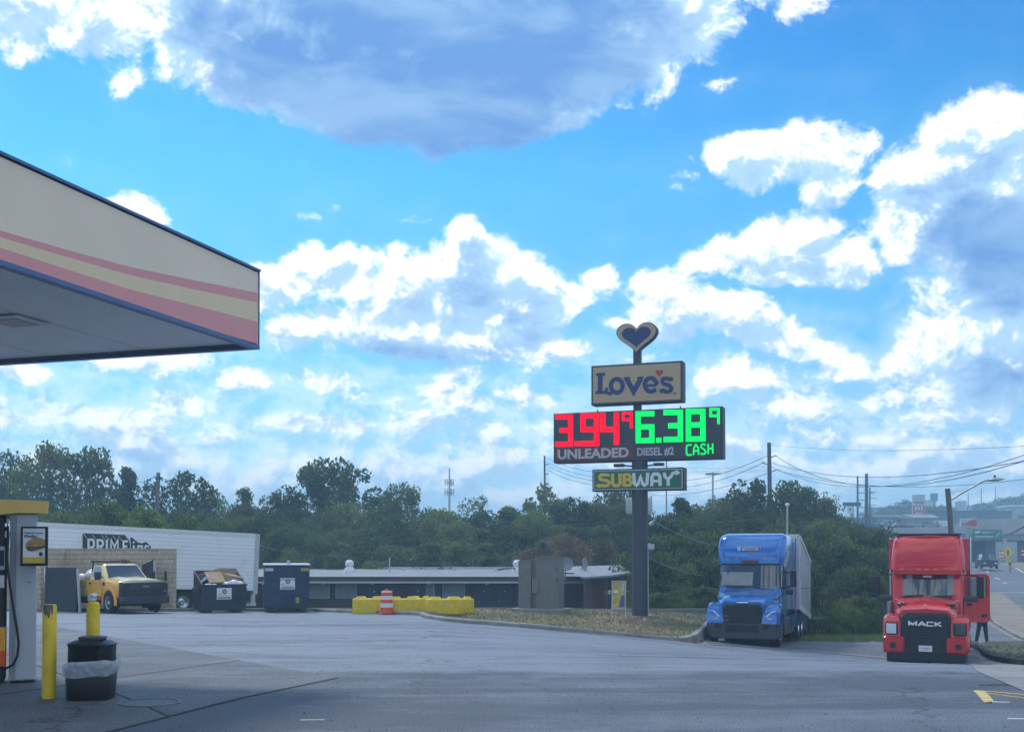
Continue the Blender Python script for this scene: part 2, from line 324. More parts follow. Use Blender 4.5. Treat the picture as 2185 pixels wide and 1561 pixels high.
# ------------------------------------------------------------------ mesh helpers
def T(x=0, y=0, z=0, rx=0, ry=0, rz=0): return Matrix.Translation((x, y, z)) @ Euler((rx, ry, rz)).to_matrix().to_4x4()
class MB:
    def __init__(s): s.v = []; s.f = []; s.mi = []; s.mats = []; s.M = Matrix.Identity(4)
    def _m(s, m):
        m = M[m] if isinstance(m, str) else m
        if m not in s.mats: s.mats.append(m)
        return s.mats.index(m)
    def add(s, vs, fs, m):
        o = len(s.v); s.v += [s.M @ Vector(v) for v in vs]; k = s._m(m)
        for f in fs: s.f.append([o + i for i in f]); s.mi.append(k)
        return s
    def box(s, x0, x1, y0, y1, z0, z1, m, bev=0.0, rot=None):
        if bev:
            return s.lofty([(y0, x0 + bev, x1 - bev, z0 + bev, z1 - bev, bev * .7), (y0 + bev, x0, x1, z0, z1, bev), (y1 - bev, x0, x1, z0, z1, bev), (y1, x0 + bev, x1 - bev, z0 + bev, z1 - bev, bev * .7)], m, 3)
        vs = [(x, y, z) for z in (z0, z1) for y in (y0, y1) for x in (x0, x1)]
        if rot is not None: vs = [rot @ Vector(v) for v in vs]
        return s.add(vs, [(0, 2, 3, 1), (4, 5, 7, 6), (0, 1, 5, 4), (2, 6, 7, 3), (0, 4, 6, 2), (1, 3, 7, 5)], m)
    def quad(s, pts, m): return s.add(pts, [tuple(range(len(pts)))], m)
    def loops(s, rings, m, cap0=True, cap1=True, closed=True):
        n = len(rings[0]); vs = [p for r in rings for p in r]; fs = []
        for i in range(len(rings) - 1):
            for j in range(n if closed else n - 1):
                a = i * n + j; b = i * n + (j + 1) % n; fs.append((a, b, b + n, a + n))
        if cap0: fs.append(tuple(range(n))[::-1])
        if cap1: fs.append(tuple((len(rings) - 1) * n + j for j in range(n)))
        return s.add(vs, fs, m)
    def rr(s, x0, x1, z0, z1, r, n=3):       # rounded rectangle, counter-clockwise
        r = max(.001, min(r, (x1 - x0) / 2 - .001, (z1 - z0) / 2 - .001)); out = []
        for (cx, cz, a0) in ((x1 - r, z0 + r, -90), (x1 - r, z1 - r, 0), (x0 + r, z1 - r, 90), (x0 + r, z0 + r, 180)):
            for k in range(n + 1):
                a = R(a0 + 90 * k / n); out.append((cx + r * math.cos(a), cz + r * math.sin(a)))
        return out
    def lofty(s, secs, m, n=3, **k):         # (y, x0, x1, z0, z1, r)
        return s.loops([[(x, y, z) for x, z in s.rr(x0, x1, z0, z1, r, n)][::-1] for (y, x0, x1, z0, z1, r) in secs], m, **k)
    def loftz(s, secs, m, n=4, **k):         # (z, hw, y0, y1, r)
        return s.loops([[(x, y, z) for x, y in s.rr(-hw, hw, y0, y1, r, n)] for (z, hw, y0, y1, r) in secs], m, **k)
    def cyl(s, p0, p1, r0, r1=None, m='grey', n=16, cap=True):
        r1 = r0 if r1 is None else r1; p0 = Vector(p0); p1 = Vector(p1); d = (p1 - p0).normalized()
        a = d.orthogonal().normalized(); b = d.cross(a)
        ring = lambda p, r: [p + (a * math.cos(2 * math.pi * k / n) + b * math.sin(2 * math.pi * k / n)) * r for k in range(n)]
        return s.loops([ring(p0, r0), ring(p1, r1)], m, cap, cap)
    def tube(s, pts, r, m, n=6, r1=None):
        pts = [Vector(p) for p in pts]; rings = []; prev = None
        for i, p in enumerate(pts):
            d = (pts[min(i + 1, len(pts) - 1)] - pts[max(i - 1, 0)]).normalized()
            if prev is None: a = d.orthogonal().normalized()
            else: a = (prev - d * prev.dot(d)).normalized()
            prev = a; b = d.cross(a); rr = r if r1 is None else r + (r1 - r) * i / (len(pts) - 1)
            rings.append([p + (a * math.cos(2 * math.pi * k / n) + b * math.sin(2 * math.pi * k / n)) * rr for k in range(n)])
        return s.loops(rings, m)
    def lathe(s, prof, m, n=24, c=(0, 0, 0), axis='z', cap=True):   # (r, h)
        def pt(r, h, k):
            x, y = r * math.cos(2 * math.pi * k / n), r * math.sin(2 * math.pi * k / n)
            v = {'z': (x, y, h), 'x': (h, x, y), 'y': (y, h, x)}[axis]; return tuple(c[i] + v[i] for i in range(3))
        return s.loops([[pt(r, h, k) for k in range(n)] for r, h in prof], m, cap, cap)
    def prism(s, poly, y0, y1, m):           # polygon in (x, z), counter-clockwise seen from -y
        n = len(poly); vs = [(x, y0, z) for x, z in poly] + [(x, y1, z) for x, z in poly]
        fs = [tuple(range(n)), tuple(range(2 * n - 1, n - 1, -1))] + [(i, i + n, (i + 1) % n + n, (i + 1) % n) for i in range(n)]
        return s.add(vs, fs, m)
    def prismx(s, poly, x0, x1, m):          # polygon in (y, z)
        n = len(poly); vs = [(x0, y, z) for y, z in poly] + [(x1, y, z) for y, z in poly]
        fs = [tuple(range(n)), tuple(range(2 * n - 1, n - 1, -1))] + [(i, i + n, (i + 1) % n + n, (i + 1) % n) for i in range(n)]
        return s.add(vs, fs, m)
    def stroke(s, pts, w, m, y=0.0, d=.02, closed=False):
        # a mitred ribbon of width w along pts (x, z), front face at y, thickness d behind it
        p = [Vector((a, b)) for a, b in pts]; n = len(p); L_, R_ = [], []
        for i in range(n):
            a = p[i - 1] if (i > 0 or closed) else None; b = p[(i + 1) % n] if (i < n - 1 or closed) else None
            d0 = (p[i] - a).normalized() if a is not None else None; d1 = (b - p[i]).normalized() if b is not None else None
            d0 = d0 if d0 is not None else d1; d1 = d1 if d1 is not None else d0
            n0 = Vector((-d0.y, d0.x)); n1 = Vector((-d1.y, d1.x)); mt = (n0 + n1)
            mt = mt.normalized() if mt.length > .01 else n0
            k = min(2.0, 1 / max(.3, mt.dot(n0)))
            L_.append(p[i] + mt * w / 2 * k); R_.append(p[i] - mt * w / 2 * k)
        vs = []
        for yy in (y, y + d):
            vs += [(q.x, yy, q.y) for q in L_] + [(q.x, yy, q.y) for q in R_]
        fs = []; e = n if closed else n - 1
        for i in range(e):
            j = (i + 1) % n
            fs += [(i, i + n, j + n, j), (i + 2 * n, j + 2 * n, j + 3 * n, i + 3 * n), (i, j, j + 2 * n, i + 2 * n), (i + n, i + 3 * n, j + 3 * n, j + n)]
        if not closed: fs += [(0, 2 * n, 3 * n, n), (n - 1, 2 * n - 1, 4 * n - 1, 3 * n - 1)]
        return s.add(vs, fs, m)
    def ico(s, c, r, m, sub=2, sc=(1, 1, 1), jit=0.0, rnd=random):
        bm = bmesh.new(); bmesh.ops.create_icosphere(bm, subdivisions=sub, radius=1)
        vs = []
        for v in bm.verts:
            k = 1 + rnd.uniform(-jit, jit); vs.append((c[0] + v.co.x * r * sc[0] * k, c[1] + v.co.y * r * sc[1] * k, c[2] + v.co.z * r * sc[2] * k))
        bm.verts.index_update(); fs = [tuple(v.index for v in f.verts) for f in bm.faces]; bm.free(); return s.add(vs, fs, m)
    def build(s, name, parent=None, smooth=40, fix=True):
        me = bpy.data.meshes.new(name); me.from_pydata([tuple(v) for v in s.v], [], s.f)
        for m in s.mats: me.materials.append(m)
        me.polygons.foreach_set('material_index', s.mi)
        if fix:
            bm = bmesh.new(); bm.from_mesh(me); bmesh.ops.recalc_face_normals(bm, faces=bm.faces); bm.to_mesh(me); bm.free()
        if smooth:
            me.polygons.foreach_set('use_smooth', [True] * len(me.polygons)); me.set_sharp_from_angle(angle=R(smooth))
        me.update(); o = bpy.data.objects.new(name, me); C.objects.link(o)
        if parent is not None: o.parent = parent
        return o
import bmesh
def part(name, parent, fn, smooth=40):
    b = MB(); fn(b); return b.build(name, parent, smooth)
def tag(o, label=None, cat=None, group=None, kind=None):
    if label: o['label'] = label
    if cat: o['category'] = cat
    if group: o['group'] = group
    if kind: o['kind'] = kind
    return o
def thing(name, label, cat, loc=(0, 0, 0), rz=0.0, group=None, rx=0.0):
    o = bpy.data.objects.new(name, None); C.objects.link(o); o.location = loc; o.rotation_euler = (rx, 0, rz)
    o.empty_display_size = .2
    return tag(o, label, cat, group)
def text(name, s_, size, parent, m, loc, rot=(R(90), 0, 0), ext=.004, off=0.0, sx=1.0, align='CENTER'):
    c = bpy.data.curves.new(name, 'FONT'); c.body = s_; c.size = size; c.extrude = ext; c.offset = off; c.align_x = align; c.align_y = 'CENTER'
    tmp = bpy.data.objects.new(name, c); C.objects.link(tmp)
    me = bpy.data.meshes.new_from_object(tmp.evaluated_get(bpy.context.evaluated_depsgraph_get()))
    bpy.data.objects.remove(tmp); bpy.data.curves.remove(c)
    me.materials.clear(); me.materials.append(M[m] if isinstance(m, str) else m)
    o = bpy.data.objects.new(name, me); C.objects.link(o); o.parent = parent; o.location = loc; o.rotation_euler = rot; o.scale = (sx, 1, 1); return o
def copy_tree(o, parent=None):
    c = o.copy(); C.objects.link(c)
    if parent is not None: c.parent = parent
    for ch in o.children: copy_tree(ch, c)
    return c

# ------------------------------------------------------------------ terrain
def S(t): t = max(0.0, min(1.0, t)); return t * t * (3 - 2 * t)
def lerp(a, b, t): return a + (b - a) * t
def zlot(x, y): return -.025 * max(0, min(y - 12.8, 34.7)) - 1.2 * S((x + 3) / 16) * S((y - 14) / 22)
def zt(x, y):
    if y <= 47.5: return zlot(x, y)
    w = S((x / y - .30) / .08); z0 = zlot(x, 47.5)
    left = lerp(z0, -2.7, S((y - 47.5) / 25)) - .75 * S((y - 47.5) / 6) * S((x - 5) / 5) + 7 * S((y - 130) / 150)
    right = lerp(z0, -1.6, S((y - 47.5) / 20)) + 1.3 * S((y - 75) / 90)
    z = lerp(left, right, w)
    return z + 15 * S((y - 240) / 330) * S((x / y - .16) / .12) - 3.5 * S((y - 600) / 600)
def G_(px, py):                          # where a line of sight meets the ground
    d = ray(px, py); d = d / d.y; y = 5.0; o = Vector((0, 0, EYE))
    while y < 400:
        p = o + d * y
        if p.z < zt(p.x, p.y): break
        y += .25
    a, b = y - .25, y
    for _ in range(20):
        m_ = (a + b) / 2; p = o + d * m_
        if p.z < zt(p.x, p.y): b = m_
        else: a = m_
    p = o + d * a; return Vector((p.x, p.y, zt(p.x, p.y)))
def drape(name, poly, m, dz=0.0, zf=zt, step=1.0, kind='structure'):
    bm = bmesh.new(); bm.faces.new([bm.verts.new((p[0], p[1], 0)) for p in poly])
    bmesh.ops.recalc_face_normals(bm, faces=bm.faces)
    xs = [p[0] for p in poly]; ys = [p[1] for p in poly]
    for ax, lo, hi in ((0, min(xs), max(xs)), (1, min(ys), max(ys))):
        k = math.ceil(lo / step) * step
        while k < hi:
            co = (k, 0, 0) if ax == 0 else (0, k, 0); no = (1, 0, 0) if ax == 0 else (0, 1, 0)
            bmesh.ops.bisect_plane(bm, geom=bm.verts[:] + bm.edges[:] + bm.faces[:], plane_co=co, plane_no=no); k += step
    for v in bm.verts: v.co.z = zf(v.co.x, v.co.y) + dz
    for f in bm.faces:
        if f.normal.z < 0: f.normal_flip()
    bm.normal_update()
    for f in bm.faces:
        if f.normal.z < 0: f.normal_flip()
        f.smooth = True
    me = bpy.data.meshes.new(name); bm.to_mesh(me); bm.free(); me.materials.append(M[m])
    o = bpy.data.objects.new(name, me); C.objects.link(o)
    if kind: o['kind'] = kind
    return o
# ------------------------------------------------------------------ ground, roads and kerbs
def axis(vals):
    out = []
    for a, b, s_ in vals:
        k = a
        while k < b - 1e-6: out.append(k); k += s_
    out.append(vals[-1][1]); return out
gx = axis([(-2400, -400, 200), (-400, -80, 20), (-80, 100, 1.5), (100, 400, 10), (400, 2400, 100)])
gy = axis([(-400, -20, 40), (-20, 0, 5), (0, 130, 1.5), (130, 300, 6), (300, 900, 20), (900, 3500, 200)])
def in_lot(x, y): return y < 47.3
def zg(x, y): return zt(x, y) - (.12 if y < 47.0 else .05 if x / max(y, 1) > .3 and y < 230 else 0.0)
b = MB(); nx = len(gx)
b.add([(x, y, zg(x, y)) for y in gy for x in gx], [(j * nx + i, j * nx + i + 1, (j + 1) * nx + i + 1, (j + 1) * nx + i) for j in range(len(gy) - 1) for i in range(nx - 1)], 'soil')
tag(b.build('ground', smooth=180), kind='structure')

KB = [G_(*q) for q in ((893, 1312), (905, 1318), (940, 1324), (1000, 1330), (1100, 1337), (1200, 1346), (1300, 1354), (1400, 1363), (1455, 1368), (1487, 1368), (1510, 1362))]
GUT = [G_(*q) for q in ((1500, 1374), (1600, 1380), (1740, 1390), (1890, 1404), (1980, 1410), (2068, 1417))]
APR = [G_(*q) for q in ((2082, 1430), (2110, 1443), (2185, 1474))]
lot = [(-70, 47.5), (-70, -12), (34, -12), (34, 24)] + [(p.x, p.y) for p in APR[::-1]] + [(p.x, p.y) for p in GUT[::-1]] + [(p.x, p.y) for p in KB[:9][::-1]] + [(KB[0].x - .3, 47.5)]
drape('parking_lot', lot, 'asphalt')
# the strip of street where the two trucks stand, with its concrete gutter
drv = [(p.x, p.y) for p in GUT] + [(GUT[-1].x + .9, GUT[-1].y + .6), (19.6, 47.4), (10.8, 47.4), (KB[-1].x - .6, KB[-1].y + .5), (KB[-1].x - .8, KB[-2].y)]
drape('driveway', drv, 'street', .004)
b = MB(); pts = [G_(1486, 1371)] + GUT
def strip(b, pts, w0, w1, z0, z1, m, zf=zt):
    L = []
    for i, p in enumerate(pts):
        d = (pts[min(i + 1, len(pts) - 1)] - pts[max(i - 1, 0)]); d.z = 0; d.normalize(); n = Vector((-d.y, d.x, 0)); L.append((p, n))
    ring = lambda p, n: [(p.x + n.x * w0, p.y + n.y * w0, zf(p.x, p.y) + z0), (p.x + n.x * w1, p.y + n.y * w1, zf(p.x, p.y) + z0), (p.x + n.x * w1, p.y + n.y * w1, zf(p.x, p.y) + z1), (p.x + n.x * w0, p.y + n.y * w0, zf(p.x, p.y) + z1)]
    b.loops([ring(p, n) for p, n in L], m)
def dense(pts, step=.5):
    out = []
    for a, c in zip(pts[:-1], pts[1:]):
        k = max(1, int((c - a).length / step))
        out += [a.lerp(c, i / k) for i in range(k)]
    out.append(pts[-1]); return out
strip(b, dense(pts), 0, .42, -.1, .012, 'gutter'); strip(b, dense(pts), -.05, 0, -.1, .010, 'tar')
tag(b.build('gutter', smooth=30), kind='structure')

# raised island with a thick concrete kerb
zi = lambda x, y: -.80 - .024 * (46 - y) - .03 * max(0, x - 2)
bk = [Vector((8.6, 47.0, 0)), Vector((4, 48.2, 0)), Vector((-2, 48.4, 0)), Vector((-6.5, 48.0, 0)), Vector((-8.3, 47.2, 0))]
ring = dense([Vector((p.x, p.y, 0)) for p in KB] + bk + [Vector((KB[0].x, KB[0].y, 0))], .4)[:-1]
n = len(ring); cen = sum(ring, Vector()) / n; inner = []
for i, p in enumerate(ring):
    d = ring[(i + 1) % n] - ring[i - 1]; d.normalize(); nn = Vector((-d.y, d.x, 0)); inner.append(p + nn * .2)
b = MB()
zk = lambda p: max(zi(p.x, p.y), zt(p.x, p.y) + .13)
b.loops([[(p.x, p.y, zt(p.x, p.y) - .3) for p in ring], [(p.x, p.y, zk(p) - .03) for p in ring], [(p.x + (q.x - p.x) * .12, p.y + (q.y - p.y) * .12, zk(p)) for p, q in zip(ring, inner)], [(q.x, q.y, zk(p)) for p, q in zip(ring, inner)], [(q.x, q.y, zk(p) - .1) for p, q in zip(ring, inner)]], 'kerb', False, False)
tag(b.build('island_kerb', smooth=35), kind='structure')
def zgr(x, y):
    dmin = min((Vector((x, y, 0)) - q).length for q in inner)
    k0 = min(inner, key=lambda q: (Vector((x, y, 0)) - q).length)
    return lerp(zk(k0) - .02, zi(x, y) + .03, S(dmin / 1.6)) + .02 * math.sin(x * 2.1) * math.cos(y * 1.7)
isl = drape('grass_island', [(q.x, q.y) for q in inner], 'drygrass', 0, zgr, .5)
# grass blades on island, verge and the strip behind the trucks
def blades(name, spots, m, h=.10, seed=1, label=None):
    rnd = np.random.default_rng(seed); v = []; f = []
    for (x, y, z) in spots:
        for _ in range(3):
            a = rnd.uniform(0, 6.28); hh = h * rnd.uniform(.5, 1.4); ox, oy = rnd.normal(0, .03, 2); w = .012
            dx, dy = math.cos(a) * w, math.sin(a) * w; lx, ly = rnd.normal(0, .04, 2); i = len(v)
            v += [(x + ox - dx, y + oy - dy, z - .02), (x + ox + dx, y + oy + dy, z - .02), (x + ox + lx, y + oy + ly, z + hh)]; f.append((i, i + 1, i + 2))
    me = bpy.data.meshes.new(name); me.from_pydata(v, [], f); me.materials.append(m); o = bpy.data.objects.new(name, me); C.objects.link(o)
    return tag(o, label, None, None, 'stuff')
def inside(x, y, poly):
    c = False; j = len(poly) - 1
    for i in range(len(poly)):
        if (poly[i][1] > y) != (poly[j][1] > y) and x < (poly[j][0] - poly[i][0]) * (y - poly[i][1]) / (poly[j][1] - poly[i][1]) + poly[i][0]: c = not c
        j = i
    return c
rnd = random.Random(5); ip = [(q.x, q.y) for q in inner]; me = isl.data; sp = []
from mathutils.bvhtree import BVHTree
bvh = BVHTree.FromPolygons([v.co for v in me.vertices], [tuple(p.vertices) for p in me.polygons])
while len(sp) < 9000:
    x, y = rnd.uniform(-8.5, 9), rnd.uniform(36, 48.4)
    if inside(x, y, ip):
        h_ = bvh.ray_cast(Vector((x, y, 10)), Vector((0, 0, -1)))
        if h_[0]: sp.append((x, y, h_[0].z))
blades('grass', sp[:4200], mat('straw_blades', (.31, .24, .14), .8, var=.3), .07, 2)
blades('grass', sp[6200:], mat('green_blades', (.17, .20, .08), .8, var=.3), .07, 3)

# right-hand corner: apron, kerb, verge, street, paved gore and the highway to the underpass
apron = [(GUT[-1].x, GUT[-1].y)] + [(p.x, p.y) for p in APR] + [(34, 24), (34, 33)] + [(p.x, p.y) for p in (G_(2185, 1418), G_(2130, 1408), G_(2100, 1392), G_(2082, 1384))] + [(GUT[-1].x + .9, GUT[-1].y + .6)]
drape('pavement', apron, 'gutter', .006)
KV = [G_(*q) for q in ((2076, 1381), (2092, 1387), (2104, 1398), (2122, 1408), (2150, 1414), (2185, 1418))] + [Vector((24, 33.2, 0)), Vector((34, 33.2, 0))]
b = MB(); strip(b, dense(KV, .3), -.1, .12, -.1, .16, 'tar'); tag(b.build('black_kerb', smooth=30), kind='structure')
vg = [(p.x, p.y + .1) for p in KV] + [(34, 41.8)] + [(p.x, p.y) for p in (G_(2185, 1372), G_(2110, 1372), G_(2090, 1377))]
drape('verge', vg, 'verge', .10)
sp = []
while len(sp) < 2500:
    x, y = rnd.uniform(14, 34), rnd.uniform(32, 42)
    if inside(x, y, vg): sp.append((x, y, zt(x, y) + .1))
blades('grass', sp, M['verge'], .06, 4)
st = [G_(2070, 1374), G_(2110, 1373), G_(2185, 1373), Vector((40, 41.5, 0)), Vector((60, 40, 0)), Vector((60, 46, 0)), G_(2185, 1366), G_(2150, 1349), G_(2106, 1322), G_(2075, 1318), G_(2050, 1335)]
drape('side_street', [(p.x, p.y) for p in st], 'street', .004)
gore = [G_(2060, 1312), G_(2106, 1322), G_(2150, 1349), G_(2185, 1366), Vector((60, 46, 0)), Vector((60, 52, 0)), G_(2185, 1302), G_(2150, 1276), G_(2135, 1263), G_(2090, 1262)]
drape('paved_gore', [(p.x, p.y) for p in gore], 'tan', .01)
b = MB(); KG = dense([G_(2075, 1311), G_(2106, 1322), G_(2150, 1349), G_(2185, 1366), Vector((34, 44.5, 0))], .5)
strip(b, KG, 0, .14, -.1, .13, 'kerb'); strip(b, KG, -.25, -.002, -.1, .012, 'gutter'); tag(b.build('gore_kerb', smooth=30), kind='structure')
hw = [G_(2060, 1310), G_(2090, 1262), G_(2135, 1263), G_(2150, 1276), G_(2185, 1302), Vector((44, 60, 0)), Vector((75, 60, 0)), Vector((130, 110, 0)), G_(2185, 1220), G_(2160, 1210), G_(2134, 1199), G_(2118, 1192), Vector((85, 215, 0)), Vector((70, 215, 0)), Vector((62, 150, 0)), G_(2040, 1230)]
drape('highway', [(p.x, p.y) for p in hw], 'street', .006, step=2.0)
bnk = [G_(2136, 1198), G_(2160, 1209), G_(2185, 1219), Vector((140, 110, 0)), Vector((150, 205, 0)), Vector((100, 210, 0))]
drape('dry_bank', [(p.x, p.y) for p in bnk], 'bankg', 0, lambda x, y: zt(x, y) + .03 + 5.5 * S((x - (.4555 * y + 3)) / 22) * S((y - 100) / 50), 3.0)
b = MB()
for a, c, w, m in (((2134, 1200), (2185, 1222), .25, 'markw'), ((2129, 1264), (2190, 1264), .5, 'markw'), ((2105, 1218), (2109, 1221), .2, 'markw'), ((2123, 1232), (2133, 1236), .2, 'markw'), ((2140, 1242), (2147, 1245), .2, 'markw')):
    pa, pc = G_(*a), G_(*c); strip(b, dense([pa, pc], 2), -w / 2, w / 2, -.02, .022, m)
tag(b.build('road_markings', smooth=0), kind='structure')
# painted arrow tail and lines on the lot
b = MB()
A = [G_(*q) for q in ((2077, 1473), (2102, 1474), (2122, 1497), (2100, 1499))]
b.quad([(p.x, p.y, p.z + .008) for p in A], 'marky')
for a, c, w, m in (((2102, 1475), (2200, 1484), .05, 'marky'), ((2118, 1498), (2155, 1499), .05, 'markw'), ((2150, 1534), (2195, 1535), .06, 'markw'), ((640, 1537), (692, 1536), .035, 'markw'), ((2104, 1479), (2200, 1492), .03, 'marky')):
    pa, pc = G_(*a), G_(*c); strip(b, [pa, pc], -w / 2, w / 2, -.02, .012, m)
tag(b.build('painted_lines', smooth=0), kind='structure')
# concrete slab under the canopy with saw joints
cor = G_(718, 1446); e1 = G_(232, 1561); e2 = G_(640, 1424)
d1 = (e1 - cor).normalized(); d2 = (G_(560, 1417) - cor).normalized()
slab = [cor, cor + d1 * 16, cor + d1 * 16 + d2 * 22, cor + d2 * 22]
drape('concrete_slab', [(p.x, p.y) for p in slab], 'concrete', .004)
b = MB()
def joint(a, c, w=.018, dz=.0065): strip(b, dense([a, c], .5), -w, w, -.03, dz, 'tar')
joint(cor, cor + d1 * 16, .028); joint(cor + d1 * 4.2, cor + d1 * 4.2 + d2 * 12); joint(cor + d2 * 4, cor + d2 * 4 + d1 * 12)
tag(b.build('slab_joints', smooth=0), kind='structure')
b = MB(); mh = G_(320, 1499)
b.lathe([(.30, 0), (.30, .012), (.335, .012), (.335, 0)], 'mgrey', 32, (mh.x, mh.y, mh.z + .002), cap=False)
b.lathe([(.0, .008), (.29, .008)], 'dark', 32, (mh.x, mh.y, mh.z), cap=False)
tag(b.build('manhole_cover', smooth=30), 'round metal manhole cover set in the slab beside the bin', 'manhole cover')
# low concrete wall at the back of the lot
b = MB(); pts = dense([Vector((-26, 47.6, 0)), Vector((-8.6, 47.9, 0)), Vector((9.5, 48.9, 0))], 2)
strip(b, pts, 0, .2, -.6, .10, 'kerb', zf=lambda x, y: max(zlot(x, 47) , -.92)); tag(b.build('low_concrete_wall', smooth=30), 'low concrete wall along the back edge of the lot', 'wall')

# wandering cracks, a saw-cut patch and loose grit on the lot
def zl(x, y): return zlot(x, y)
rc = random.Random(21)
for (sx_, sy_, a0, n_) in ((2, 21, .2, 18), (6, 14.5, .5, 12), (1, 34, .05, 20), (-9, 33, .15, 22)):
    pts = [Vector((sx_, sy_, 0))]; a = a0
    for _ in range(n_):
        a += rc.uniform(-.5, .5); a = a * .8 + a0 * .2; pts.append(pts[-1] + Vector((math.cos(a), math.sin(a), 0)) * rc.uniform(.15, .4))
    b = MB(); w_ = rc.uniform(.004, .009); strip(b, pts, -w_, w_, -.02, .005, 'tar'); tag(b.build('pavement_crack', smooth=0), kind='structure')
v = []; f = []
for _ in range(1500):
    y = 9 + 36 * rc.random() ** 1.4; x = rc.uniform(-.46, .46) * y; r_ = rc.uniform(.004, .016); z = zlot(x, y) + .004; a = rc.uniform(0, 6.28); i = len(v)
    if inside(x, y, [(p.x, p.y) for p in KB] + [(9, 48), (-8, 48)]): continue
    for k in range(4): v.append((x + r_ * math.cos(a + k * 1.57) * rc.uniform(.6, 1.3), y + r_ * math.sin(a + k * 1.57) * 1.3, z))
    v.append((x, y, z + r_ * .9)); f += [(i + k, i + (k + 1) % 4, i + 4) for k in range(4)]
me = bpy.data.meshes.new('gravel'); me.from_pydata(v, [], f); me.materials.append(mat('grit', (.16, .15, .14), .9, var=.5, scale=3)); o = bpy.data.objects.new('gravel', me); C.objects.link(o); tag(o, kind='stuff')
# ------------------------------------------------------------------ fuel canopy
cc_ = P(549, 742, 17)
cz0, cz1 = cc_.z, ZP(574, 17)
can = thing('fuel_canopy', 'cream fuel station canopy corner with curved red and yellow stripes', 'canopy', (cc_.x, cc_.y, cz0), R(162.1))
H = cz1 - cz0
cs = [(0, .302, .425, .668, .952), (1.6, .455, .56, .75, .97), (3.07, .59, .675, .825, .975), (4.2, .655, .725, .845, .978), (5.25, .705, .764, .86, .98), (8, .76, .81, .89, .982), (14, .80, .84, .91, .984), (25, .82, .86, .92, .985)]
def ci(y, k):
    for a, b_ in zip(cs[:-1], cs[1:]):
        if a[0] <= y <= b_[0]: t = (y - a[0]) / (b_[0] - a[0]); return a[k] + (b_[k] - a[k]) * t
    return cs[-1][k]
ys = [i * .2 for i in range(60)] + [12 + i for i in range(14)]
def fas(b):
    for k0, k1, m in ((None, 1, 'cream'), (1, 2, 'cred'), (2, 3, 'cpale'), (3, 4, 'cred')):
        f0 = lambda y: 0.045 if k0 is None else ci(y, k0)
        b.loops([[(0, y, H * (1 - f0(y))), (0, y, H * (1 - ci(y, k1)))] for y in ys], m, False, False, closed=False)
part('fascia', can, lambda b: (fas(b), b.box(0, 13, -.03, 0, .04, H - .04, 'cream')), 30)
part('blue_edge_trim', can, lambda b: (b.box(-.03, 13, -.05, 25, H * .972, H, 'cblue'), b.box(-.02, .10, -.04, 25, -.02, H * .03, 'cblue'), b.box(.10, 13, -.04, .08, -.02, H * .03, 'cblue')), 0)
def sof(b):
    b.box(.1, 13, .08, 25, .06, .10, 'soffit')
    for i in range(8): b.box(.10 + i * 1.8, .106 + i * 1.8, .08, 25, .056, .0595, 'lgrey')
part('soffit', can, sof, 0)
part('end_cap', can, lambda b: b.box(-.012, 13, -.012, .0, 0, H, 'cblue') if False else b.box(-.015, -.002, -.04, -.02, 0, H, 'cblue'), 0)
for (lx, ly) in ((2.2, 2.6), (2.2, 6.6), (6.2, 2.6), (6.2, 6.6), (6.2, 11)):
    part('recessed_light', can, lambda b: (b.box(lx - .32, lx + .32, ly - .32, ly + .32, .02, .045, 'soffit'), b.box(lx - .22, lx + .22, ly - .22, ly + .22, .008, .019, 'lgrey')), 0)
part('support_column', can, lambda b: b.box(7.6, 8.1, 11, 11.5, -cz0 + .0, .06, 'lgrey'), 0)

# ------------------------------------------------------------------ dispenser, bollards, bin
dp = G_(46, 1456)
dis = thing('fuel_dispenser', 'grey fuel dispenser with yellow top valance and hanging black hose', 'fuel pump', (dp.x, dp.y + .02, dp.z), R(22)); dis.scale = (.96, .96, 1.025)
part('body', dis, lambda b: b.box(-.17, .165, -.02, .55, .03, 2.17, 'lgrey', .012), 30)
part('side_panel', dis, lambda b: (b.box(-.165, -.095, -.035, -.021, .06, 2.15, 'grey'), b.box(-.088, .160, -.03, -.021, .05, 2.15, 'lgrey'), b.box(.06, .10, -.034, -.031, 1.28, 1.29, 'dark')), 0)
part('top_valance', dis, lambda b: b.prism([(-.9, 2.19), (-.35, 2.14), (-.1, 2.175), (.30, 2.175), (.315, 2.33), (-.9, 2.36)], -.12, .65, 'gold'), 0)
def front(b):
    b.box(-1.0, -.22, .0, .5, .03, 2.14, 'dark', .02)
part('pump_cabinet', dis, front, 30)
part('display', dis, lambda b: (b.box(-.34, -.23, -.02, -.001, 1.45, 1.75, 'lgrey'), b.box(-.33, -.24, -.026, -.021, 1.5, 1.7, 'dark'), b.box(-.31, -.235, -.02, -.001, 1.22, 1.38, 'white')), 0)
part('orange_kick_panel', dis, lambda b: (b.box(-1.0, -.215, -.016, -.001, .25, .72, 'orange'), b.box(-1, -.212, -.022, -.017, .2, .42, 'barrel')), 0)
part('hose', dis, lambda b: b.tube([(-.20, -.06, 2.05), (-.19, -.1, 1.85), (-.20, -.12, 1.6), (-.175, -.14, 1.35), (-.12, -.15, 1.0), (-.07, -.15, .72), (-.045, -.15, .52), (-.06, -.15, .36), (-.11, -.14, .25), (-.20, -.10, .20), (-.3, -.06, .22), (-.35, -.03, .3)], .017, 'black', 8), 60)
part('hose_bracket', dis, lambda b: (b.tube([(-.19, -.02, 2.12), (-.20, -.07, 2.1), (-.20, -.06, 2.0)], .02, 'chrome', 8), b.box(-.23, -.17, -.08, -.02, 1.86, 1.94, 'white'), b.box(-.23, -.17, -.08, -.02, 2.0, 2.04, 'chrome')), 40)
